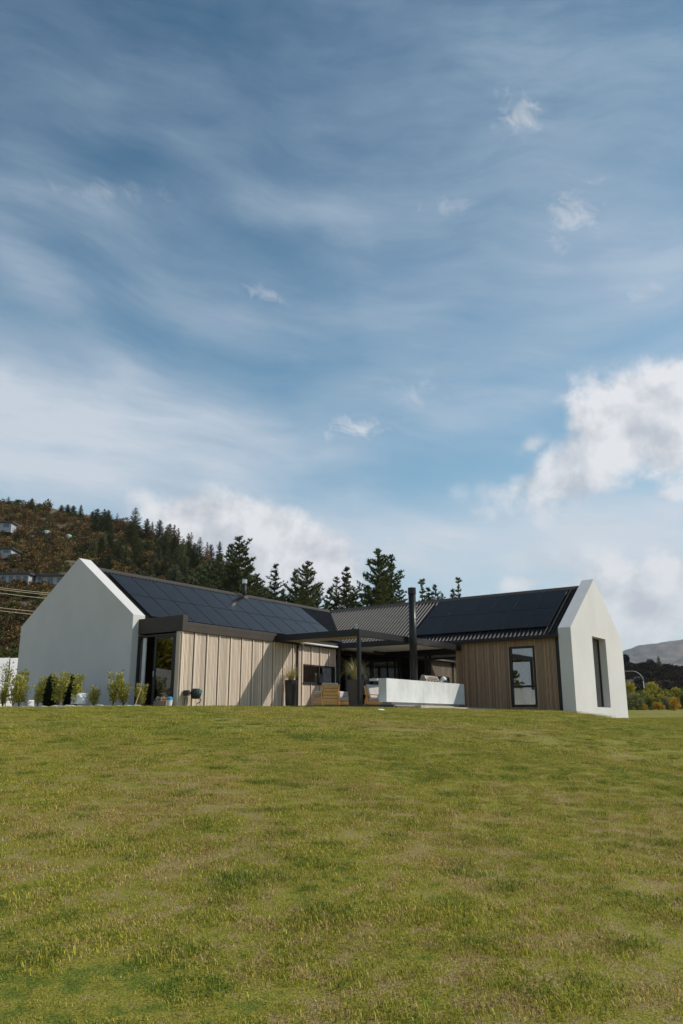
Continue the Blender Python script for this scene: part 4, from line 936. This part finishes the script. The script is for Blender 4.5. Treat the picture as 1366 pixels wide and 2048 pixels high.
for px, ty, D, v, wf, lab in [
    (758, 1099, 105, 1, 1.0, 'tallest dark pine rising behind the ridge junction'), (782, 1112, 108, 0, .95, 'dark pine pressed against the tallest pine behind the roof'),
    (765, 1155, 100, 3, 1.0, 'lower olive pine in front of the tallest dark pine'), (798, 1172, 103, 3, 1.0, 'short olive pine on the flue side of the tallest pine'),
    (736, 1172, 106, 1, 1.0, 'short dark pine at the foot of the tallest pine'),
    (615, 1123, 108, 1, .95, 'broad dark pine standing alone behind the long solar roof'), (590, 1145, 112, 0, .9, 'slimmer pine touching the broad lone pine'), (632, 1172, 110, 1, .9, 'small dark pine beside the broad lone pine'), (606, 1170, 104, 3, .9, 'small olive pine before the broad lone pine'),
    (693, 1137, 112, 2, 1.0, 'slender pointed pine behind the valley of the roofs'), (674, 1155, 114, 0, 1.0, 'ragged pine beside the slender pointed pine'), (660, 1178, 116, 0, 1.0, 'short ragged pine above the roof valley'), (707, 1175, 112, 1, .9, 'short dense pine beside the slender pointed pine'),
    (551, 1131, 120, 2, 1.0, 'narrow spruce-like pine beside the forest edge'), (530, 1175, 118, 1, .9, 'low dark pine at the forest edge behind the roof'), (566, 1180, 118, 1, .8, 'low pine beside the narrow spruce-like pine'),
    (844, 1160, 150, 5, 1.0, 'thin young pine just behind the black flue'), (870, 1171, 150, 0, .8, 'small bushy pine behind the flue'), (884, 1186, 150, 1, .7, 'smallest bushy pine behind the solar roof'), (916, 1157, 160, 5, .9, 'thin bare-topped pine above the shorter solar roof'), (905, 1180, 160, 2, .9, 'small pine beside the thin bare-topped pine'), (857, 1178, 150, 2, .9, 'small pine between two others behind the flue')]:
    pine(px, ty, D, v, lab, wf=wf)
# pines on the hill: crest line and slope
def hill_pine(px, ty, v, wf, lab, grp, b):
    p = hill_pt(px, b); D = (np.array(p)-CAM)@cd_
    tip = CAM+cd_*D+(cr_*0-cu_*(ty-1024))*D/FPX
    h = max(4.0, min(26, tip[2]-p.z)); t = thing('pine_tree', lab, 'pine', (p.x, p.y, p.z-.3), random.uniform(0, 6.28), grp)
    wf *= 1.35; from_mesh('trunk', PV[v][1], t); from_mesh('crown', PV[v][0], t); t.scale = (h*wf, h*wf, h)
crest = [(15, 990, 3, 1.2), (62, 993, 3, 1.1), (160, 1006, 2, 1.2), (215, 1016, 1, 1.3), (268, 1010, 0, 1.2), (292, 1033, 3, 1.1), (317, 1035, 1, 1.0), (337, 1043, 1, 1.0), (375, 1062, 0, .9), (398, 1070, 0, .9), (420, 1084, 1, .9), (437, 1078, 2, .9), (468, 1100, 3, .9), (455, 1112, 1, .9)]
for px, ty, v, wf in crest: hill_pine(px, ty, v, wf, 'dark green pine on the sloping crest of the hill', 'green pines on the hill crest', .93)
for px, ty in ((203, 1020), (232, 1022), (252, 1032), (302, 1040), (346, 1045), (354, 1052), (380, 1060), (412, 1080)): hill_pine(px, ty, 4, 1.0, 'rust-brown dying pine among the green crest pines', 'dying brown pines on the hill crest', .9)
for px, ty in ((122, 1007), (134, 1006), (145, 1008), (184, 1020), (200, 1028)): hill_pine(px, ty, 3, 1.7, 'small round green pine on the bare hilltop', 'small pines on the bare hilltop', .95)
rp = random.Random(31)
for i in range(28):
    px = rp.uniform(185, 335); b = rp.uniform(.45, .86); v = rp.choice([0, 1, 3, 3])
    p = hill_pt(px, b); D = (np.array(p)-CAM)@cd_; yb = 1024-((np.array(p)-CAM)@cu_)/D*FPX
    hill_pine(px, yb-rp.uniform(35, 62), v, 1.15, 'olive pine scattered through the brown hillside scrub' if v == 3 else 'dark pine scattered through the brown hillside scrub', 'olive pines in the hillside scrub' if v == 3 else 'dark pines in the hillside scrub', b)
for i in range(70):
    px = rp.uniform(315, 545); b = rp.uniform(.12, .9); v = rp.choice([0, 1, 3, 3, 1, 2])
    p = hill_pt(px, b); D = (np.array(p)-CAM)@cd_; yb = 1024-((np.array(p)-CAM)@cu_)/D*FPX; crest_y = float(np.interp(px, [315, 375, 440, 500, 545], [1046, 1072, 1092, 1125, 1168]))
    hill_pine(px, max(crest_y+rp.uniform(4, 22), yb-rp.uniform(60, 110)), v, 1.05, 'olive pine in the dense forest behind the long solar roof' if v == 3 else 'dark pine in the dense forest behind the long solar roof', 'olive pines of the forest' if v == 3 else 'dark pines of the forest', b)
for px, ty, D, v in ((480, 1073, 150, 1), (462, 1092, 158, 0), (500, 1135, 150, 1), (440, 1112, 165, 3), (420, 1122, 170, 1), (515, 1150, 145, 3), (400, 1118, 178, 0), (492, 1105, 155, 2)):
    pine(px, ty, D, v, 'tall dark pine of the close stand between hill and house', base_z=0, wf=.95, group='pine stand between hill and house')

# ------------------------------------------------------------------ hillside houses, tanks and wires
def hill_house(label, px0, px1, ytop, ybot, D, nwin):
    D = min(hill_depth(px0, ybot+6), hill_depth(px1, ybot+6))-3.5
    A = Vector(at(px0, ybot, D)); B = Vector(at(px1, ybot, D)); T = Vector(at(px0, ytop, D)); h = T.z-A.z; dv = (B-A); dv.z = 0; L = dv.length; dv.normalize(); nb = Vector((-dv.y, dv.x, 0)); 
    if nb.dot(Vector((cd_[0], cd_[1], 0))) < 0: nb = -nb
    t = thing('hill_house', label, 'house', tuple(A-Vector((0, 0, 1.5))))
    P = lambda a, b_, z: A+dv*a+nb*b_+Vector((0, 0, z))
    m = MB(); m.hexa([P(0, 0, -1.5), P(L, 0, -1.5), P(L, 7, -1.5), P(0, 7, -1.5)], [P(0, 0, h*.8), P(L, 0, h*.8), P(L, 7, h*.8), P(0, 7, h*.8)]); m.build('wall', 'hill_white', t)
    m = MB(); m.hexa([P(-.6, -.8, h*.8), P(L+.6, -.8, h*.8), P(L+.6, 7.5, h*.8), P(-.6, 7.5, h*.8)], [P(-.6, -.8, h), P(L+.6, -.8, h*.95), P(L+.6, 7.5, h*1.1), P(-.6, 7.5, h*1.1)]); m.build('roof', 'hill_roof', t)
    for i in range(nwin):
        a = L*(i+.25)/nwin; b_ = L*(i+.80)/nwin; m = MB(); m.hexa([P(a, -.05, h*.12), P(b_, -.05, h*.12), P(b_, -.05, h*.68), P(a, -.05, h*.68)], [P(a, .05, h*.12), P(b_, .05, h*.12), P(b_, .05, h*.68), P(a, .05, h*.68)]); m.build('window', 'hill_pane', t)
hill_house('long white hillside house with dark flat roof and wide windows', -30, 56, 1143, 1167, 262, 6)
hill_house('glass-fronted hillside annex beside the long white house', 70, 128, 1148, 1168, 266, 3)
hill_house('small dark-roofed white house high on the hillside', -40, 22, 1042, 1056, 315, 3)
hill_house('small dark-roofed white house lower on the hillside', -40, 22, 1095, 1107, 290, 3)
for px, py, lab in ((93, 1066, 'pale green round water tank among the hillside scrub'), (137, 1074, 'smaller pale water tank among the hillside scrub')):
    c = at(px, py, hill_depth(px, py+6)-2.5); m = MB(); r_ = 1.7 if px < 100 else 1.2; m.tube([(c[0], c[1], c[2]-2.5), (c[0], c[1], c[2]+.6), (c[0], c[1], c[2]+1.0)], [r_, r_, r_*.3], 14); tag(m.build('water_tank', 'hill_tank'), lab, 'tank')
wl = ['topmost power wire strung below the hillside house', 'second power wire strung below the hillside house', 'third power wire just under the second one', 'upper wire of the lower pair crossing the hillside', 'lowest power wire crossing the hillside']
for (ya, yb), lab in zip(((1168, 1185), (1171.5, 1188.5), (1178, 1197), (1209.5, 1223), (1215, 1230)), wl):
    a = Vector(at(-160, ya-18, 62)); b = Vector(at(240, yb+9, 74)); m = MB(); pth = []
    for k in range(21): u = k/20; p = a.lerp(b, u); p.z -= .35*4*u*(1-u); pth.append(p)
    m.tube(pth, .024, 6); tag(m.build('power_wire', 'wire'), lab, 'wire')
pa, pb = Vector(at(-160, 1160, 62)), Vector(at(240, 1210, 74))
for p, lab in ((pa, 'timber power pole carrying the wires beside the hedge'), (pb, 'timber power pole hidden behind the gable house')):
    t = thing('power_pole', lab, 'pole', (p.x, p.y, -.5)); m = MB(); m.tube([(p.x, p.y, -.6), (p.x, p.y, p.z+1.2)], [.16, .11], 10); m.build('pole', 'wood_pole', t); m = MB(); m.box(p.x-1.0, p.x+1.0, p.y-.06, p.y+.06, p.z+.2, p.z+.35); m.build('cross_arm', 'wood_pole', t)

# ------------------------------------------------------------------ trees at the right, beyond the lawn
def crown_mesh(seed, matn, n=1500, lobes=11, s=.07, tall=1.0):
    random.seed(seed); m = MB(); t = MB(); t.tube([(0, 0, -.05), (.01, 0, .3), (0, .01, .6)], [.03, .022, .012], 7)
    for k in range(lobes):
        a2 = random.uniform(0, 6.283); z = random.uniform(.22, .85); r_ = random.uniform(.0, .28)*(1.1-abs(z-.5)); c = Vector((math.cos(a2)*r_, math.sin(a2)*r_, z*tall)); rad = random.uniform(.12, .21)
        t.tube([(0, 0, z*.5), tuple(c)], [.012, .004], 4, caps=False); rv = random.random()
        for i in range(n//lobes):
            d = Vector((random.gauss(0, 1), random.gauss(0, 1), random.gauss(.2, 1))).normalized(); leaf(m, c+Vector((d.x, d.y, d.z*.9))*rad*random.uniform(.55, 1), d, s*random.uniform(.6, 1.3), .6); m.r[-1] = min(1, max(0, rv*.6+random.uniform(0, .4)))
    return m.mesh('crown', [matn], fix=False), t.mesh('trunk', ['bark'])
CV = {k: [crown_mesh(60+10*i+j, mt) for j in range(2)] for i, (k, mt) in enumerate((('g', 'leaf_green'), ('y', 'leaf_yellow'), ('o', 'leaf_orange'), ('s', 'leaf_sage'), ('d', 'tree_dark')))}
def tree(px, ty, by, D, kind, lab, wf=1.0, group=None):
    tip = at(px, ty, D); bot = at(px, by, D); h = (tip[2]-bot[2])*1.08; t = thing('tree', lab, 'tree', (bot[0], bot[1], bot[2]-h*.05), random.uniform(0, 6.28), group); cv = CV[kind][random.randint(0, 1)]
    from_mesh('trunk', cv[1], t); from_mesh('crown', cv[0], t); t.scale = (h*wf, h*wf, h)
random.seed(5)
# (px, top, base, depth, kind, width)
TR = [(1349, 1393, 1424, 88, 'o', 1.1, 'rounded orange-yellow autumn tree at the lawn edge'), (1318, 1400, 1424, 92, 'o', 1.1, 'orange autumn bush between the lamp and the golden tree'), (1287, 1402, 1423, 95, 'o', .9, 'rusty bush at the foot of the street lamp'),
      (1263, 1385, 1424, 90, 's', 1.2, 'grey-green bush next to the white gable'), (1275, 1396, 1424, 92, 'g', 1.1, 'low green bush near the white gable'), (1258, 1366, 1424, 105, 'y', 1.2, 'yellow-green tree rising beside the white gable'),
      (1302, 1396, 1424, 96, 'g', .9, 'dark green rounded bush behind the lamp post'), (1309, 1365, 1418, 125, 'y', 1.1, 'tall yellow-green tree behind the lamp post'), (1330, 1378, 1420, 120, 'g', 1.2, 'olive tree behind the orange bushes'),
      (1354, 1376, 1420, 118, 'y', 1.0, 'golden-topped tree above the rounded autumn tree'), (1336, 1392, 1424, 100, 's', .9, 'pale yellow bush beside the golden tree'), (1372, 1386, 1424, 98, 'g', 1.2, 'green tree at the far end of the planting'), (1395, 1384, 1424, 96, 'y', 1.2, 'yellow tree past the far end of the planting'),
      (1290, 1380, 1420, 122, 'g', 1.2, 'green tree behind the rusty bush'), (1345, 1400, 1424, 102, 'g', 1.1, 'low green bush behind the rounded autumn tree'), (1322, 1392, 1422, 112, 'y', 1.0, 'yellowing bush above the orange one')]
for px, ty, by, D, kd, wf, lab in TR: tree(px, ty, by, D, kd, lab, wf)
for px, ty in ((1252, 1308), (1266, 1324), (1284, 1326), (1302, 1318), (1316, 1330), (1338, 1328), (1352, 1332), (1364, 1336), (1380, 1330), (1292, 1334), (1328, 1334), (1244, 1316), (1274, 1332), (1400, 1326)):
    tree(px, ty, 1352, 405, 'd', 'dark tree silhouetted on the scrub slope below the mountain', 1.1, 'dark trees along the scrub slope')
pine(1316, 1312, 400, 0, 'tall dark pointed conifer on the scrub slope skyline', base_z=at(1316, 1350, 400)[2], wf=1.3)
BK = [proto('bush', bush_mesh(110+k, 300, .16, mt)) for k, mt in enumerate(('leaf_green', 'leaf_sage', 'leaf_yellow', 'leaf_green'))]
rb2 = np.random.RandomState(17); P_ = []; R_ = []; S_ = []
for i in range(420):
    D = rb2.uniform(108, 200); px = rb2.uniform(1215, 1460); p = at(px, 1424-(D-84)*.10, D); s_1 = rb2.uniform(.8, 2.1)*(1 if D < 100 else 1.5); P_.append((p[0], p[1], p[2]-.25)); R_.append((0, 0, rb2.uniform(0, 6.28))); S_.append((s_1, s_1, s_1*rb2.uniform(.7, 1.1)))
scatter('bank_shrubs', P_, R_, S_, BK, 'low mixed green shrubbery covering the bank beyond the lawn', 'shrubs')
for i_, (tx, ty_, hh) in enumerate(((-24, 14, 7), (-28, 20, 8), (-20, 22, 6.5), (-31, 13, 7.5), (-23, 28, 8))):
    t = thing('tree', ('autumn tree mirrored in the sliding door', 'green tree mirrored in the sliding door', 'olive tree mirrored in the door glass', 'yellowing tree beyond the door reflection', 'broad green tree beyond the hedge')[i_], 'tree', (tx, ty_, gz(tx, ty_)-.3)); cv = CV['ogygy'[i_]][i_ % 2]
    from_mesh('trunk', cv[1], t); from_mesh('crown', cv[0], t); t.scale = (hh*1.1, hh*1.1, hh)
sl_ = thing('street_lamp', 'curved grey street lamp standing beyond the lawn', 'street lamp', tuple(at(1292, 1420, 150)))
b0 = Vector(at(1292.5, 1424, 150)); tp_ = Vector(at(1287, 1362, 150)); ar = Vector((cr_[0], cr_[1], 0))
m = MB(); z1 = tp_.z; m.tube([b0, Vector((b0.x, b0.y, z1))], [.13, .085], 10); m.build('post', 'galv', sl_, smooth=True)
m = MB(); pth = []
for k in range(13):
    u = k/12*math.pi/2; pth.append(Vector((b0.x, b0.y, z1))-ar*(2.0*(1-math.cos(u)))+Vector((0, 0, 1.9*math.sin(u))))
pth.append(pth[-1]-ar*.7); m.tube(pth, [.082-.002*k for k in range(14)], 8); m.build('arm', 'galv', sl_, smooth=True)
e_ = pth[-1]; m = MB(); m.hexa([e_+ar*.1+Vector((0, -.12, -.06)), e_+ar*.1+Vector((0, .12, -.06)), e_-ar*.6+Vector((0, .12, -.04)), e_-ar*.6+Vector((0, -.12, -.04))], [e_+ar*.1+Vector((0, -.1, .07)), e_+ar*.1+Vector((0, .1, .07)), e_-ar*.6+Vector((0, .08, .03)), e_-ar*.6+Vector((0, -.08, .03))]); m.build('lamp_head', 'galv', sl_)
q0, q1 = at(1297, 1424, 165), at(1295.5, 1368, 165); m = MB(); m.tube([q0, (q0[0], q0[1], q1[2])], [.11, .08], 8); tag(m.build('utility_pole', 'galv'), 'thin grey utility pole behind the street lamp', 'pole')

# ------------------------------------------------------------------ lawn blades
def patch_mesh(seed, size, n, h, wd, long_=False):
    rr = random.Random(seed); m = MB()
    for i in range(n):
        x, y = rr.gauss(0, size*.36), rr.gauss(0, size*.36); a2 = rr.uniform(0, 6.283); hh = h*rr.uniform(.5, 1.25); ln = rr.uniform(.25, 1.35); wv = wd*rr.uniform(.7, 1.2)
        d = Vector((math.cos(a2), math.sin(a2), 0)); sd = Vector((-d.y, d.x, 0))*wv*.5; b = Vector((x, y, -.006)); md_ = b+d*hh*math.sin(ln*.5)*.5+Vector((0, 0, hh*.55)); tp = b+d*hh*math.sin(ln)+Vector((0, 0, hh*math.cos(ln*.9)))
        r = rr.random(); m.face([b-sd, b+sd, md_+sd*.8, md_-sd*.8], r); m.face([md_-sd*.8, md_+sd*.8, tp], r)
    return m.mesh('patch', ['tuft_blade' if long_ else 'lawn_blade'], fix=False)
NEAR = [proto('patch', patch_mesh(70+k, .20, 240, .022, .0034)) for k in range(5)]
TUFT = [proto('patch', patch_mesh(80+k, .14, 170, .034, .0036, True)) for k in range(4)]
FAR = [proto('patch', patch_mesh(90+k, .62, 520, .024, .0070)) for k in range(4)]
def blocked(x, y):
    if x > -1.95 and y > -2.25: return True
    if x > 4.95 and y > -7.85: return True
    if x > 12.95 and -LG-.02 < y: return True
    return False
rg = np.random.RandomState(3)
def lawn(name, D0, D1, count, protos, smin, smax, label, tuft=False, lat=(-.56, .56)):
    D = np.sqrt(rg.uniform(D0*D0, D1*D1, count)); L = rg.uniform(lat[0], lat[1], count)*D+rg.uniform(-1.2, 1.2, count)
    X = CAM[0]+D*math.cos(YAW)+L*cr_[0]; Y = CAM[1]+D*math.sin(YAW)+L*cr_[1]; Z = ground_np(X, Y)
    P = []; S = []; Rr = []
    for x, y, z in zip(X, Y, Z):
        if blocked(x, y): continue
        q = mnoise.fractal(Vector((x*2.6, y*2.6, 4.0)), 1.0, 2.0, 4)
        if tuft and q < .26: continue
        if not tuft and name == 'lawn_grass' and q < -.40 and rg.rand() < .6: continue
        s = rg.uniform(smin, smax)*max(.8, 1+.5*q); P.append((x, y, z)); S.append((s, s, s*rg.uniform(.8, 1.2))); Rr.append((rg.uniform(-.06, .06), rg.uniform(-.06, .06), rg.uniform(0, 6.28)))
    scatter(name, P, Rr, S, protos, label, 'grass')
lawn('lawn_grass', 2.5, 15, 9000, NEAR, .8, 1.25, 'short patchy olive lawn grass of the foreground')
lawn('grass_tufts', 2.5, 24, 5200, TUFT, .7, 1.3, 'darker longer tufts scattered through the lawn', True)
lawn('far_lawn_grass', 14, 62, 15000, FAR, .8, 1.2, 'mown lawn rising towards the house')
lawn('outer_lawn_grass', 36, 82, 7000, FAR, 1.1, 1.5, 'level lawn stretching past the sunlit gable', lat=(.22, .56))

# ------------------------------------------------------------------ the air between here and the mountain
m = MB(); m.box(CAM[0]-8200, CAM[0]+8200, CAM[1]-8200, CAM[1]+8200, -6, 1000); hzo = m.build('haze', 'white_paint')
hzo['kind'] = 'stuff'; hzo['label'] = 'thin pale air fading the far mountain'; hzo['category'] = 'haze'
hm = bpy.data.materials.new('haze_air'); hm.use_nodes = True; hn = hm.node_tree; hn.nodes.clear()
pv = hn.nodes.new('ShaderNodeVolumePrincipled'); pv.inputs['Color'].default_value = (.80, .87, .97, 1); pv.inputs['Density'].default_value = HAZE; pv.inputs['Anisotropy'].default_value = .1
ho = hn.nodes.new('ShaderNodeOutputMaterial'); hn.links.new(pv.outputs[0], ho.inputs['Volume']); hzo.data.materials.clear(); hzo.data.materials.append(hm)
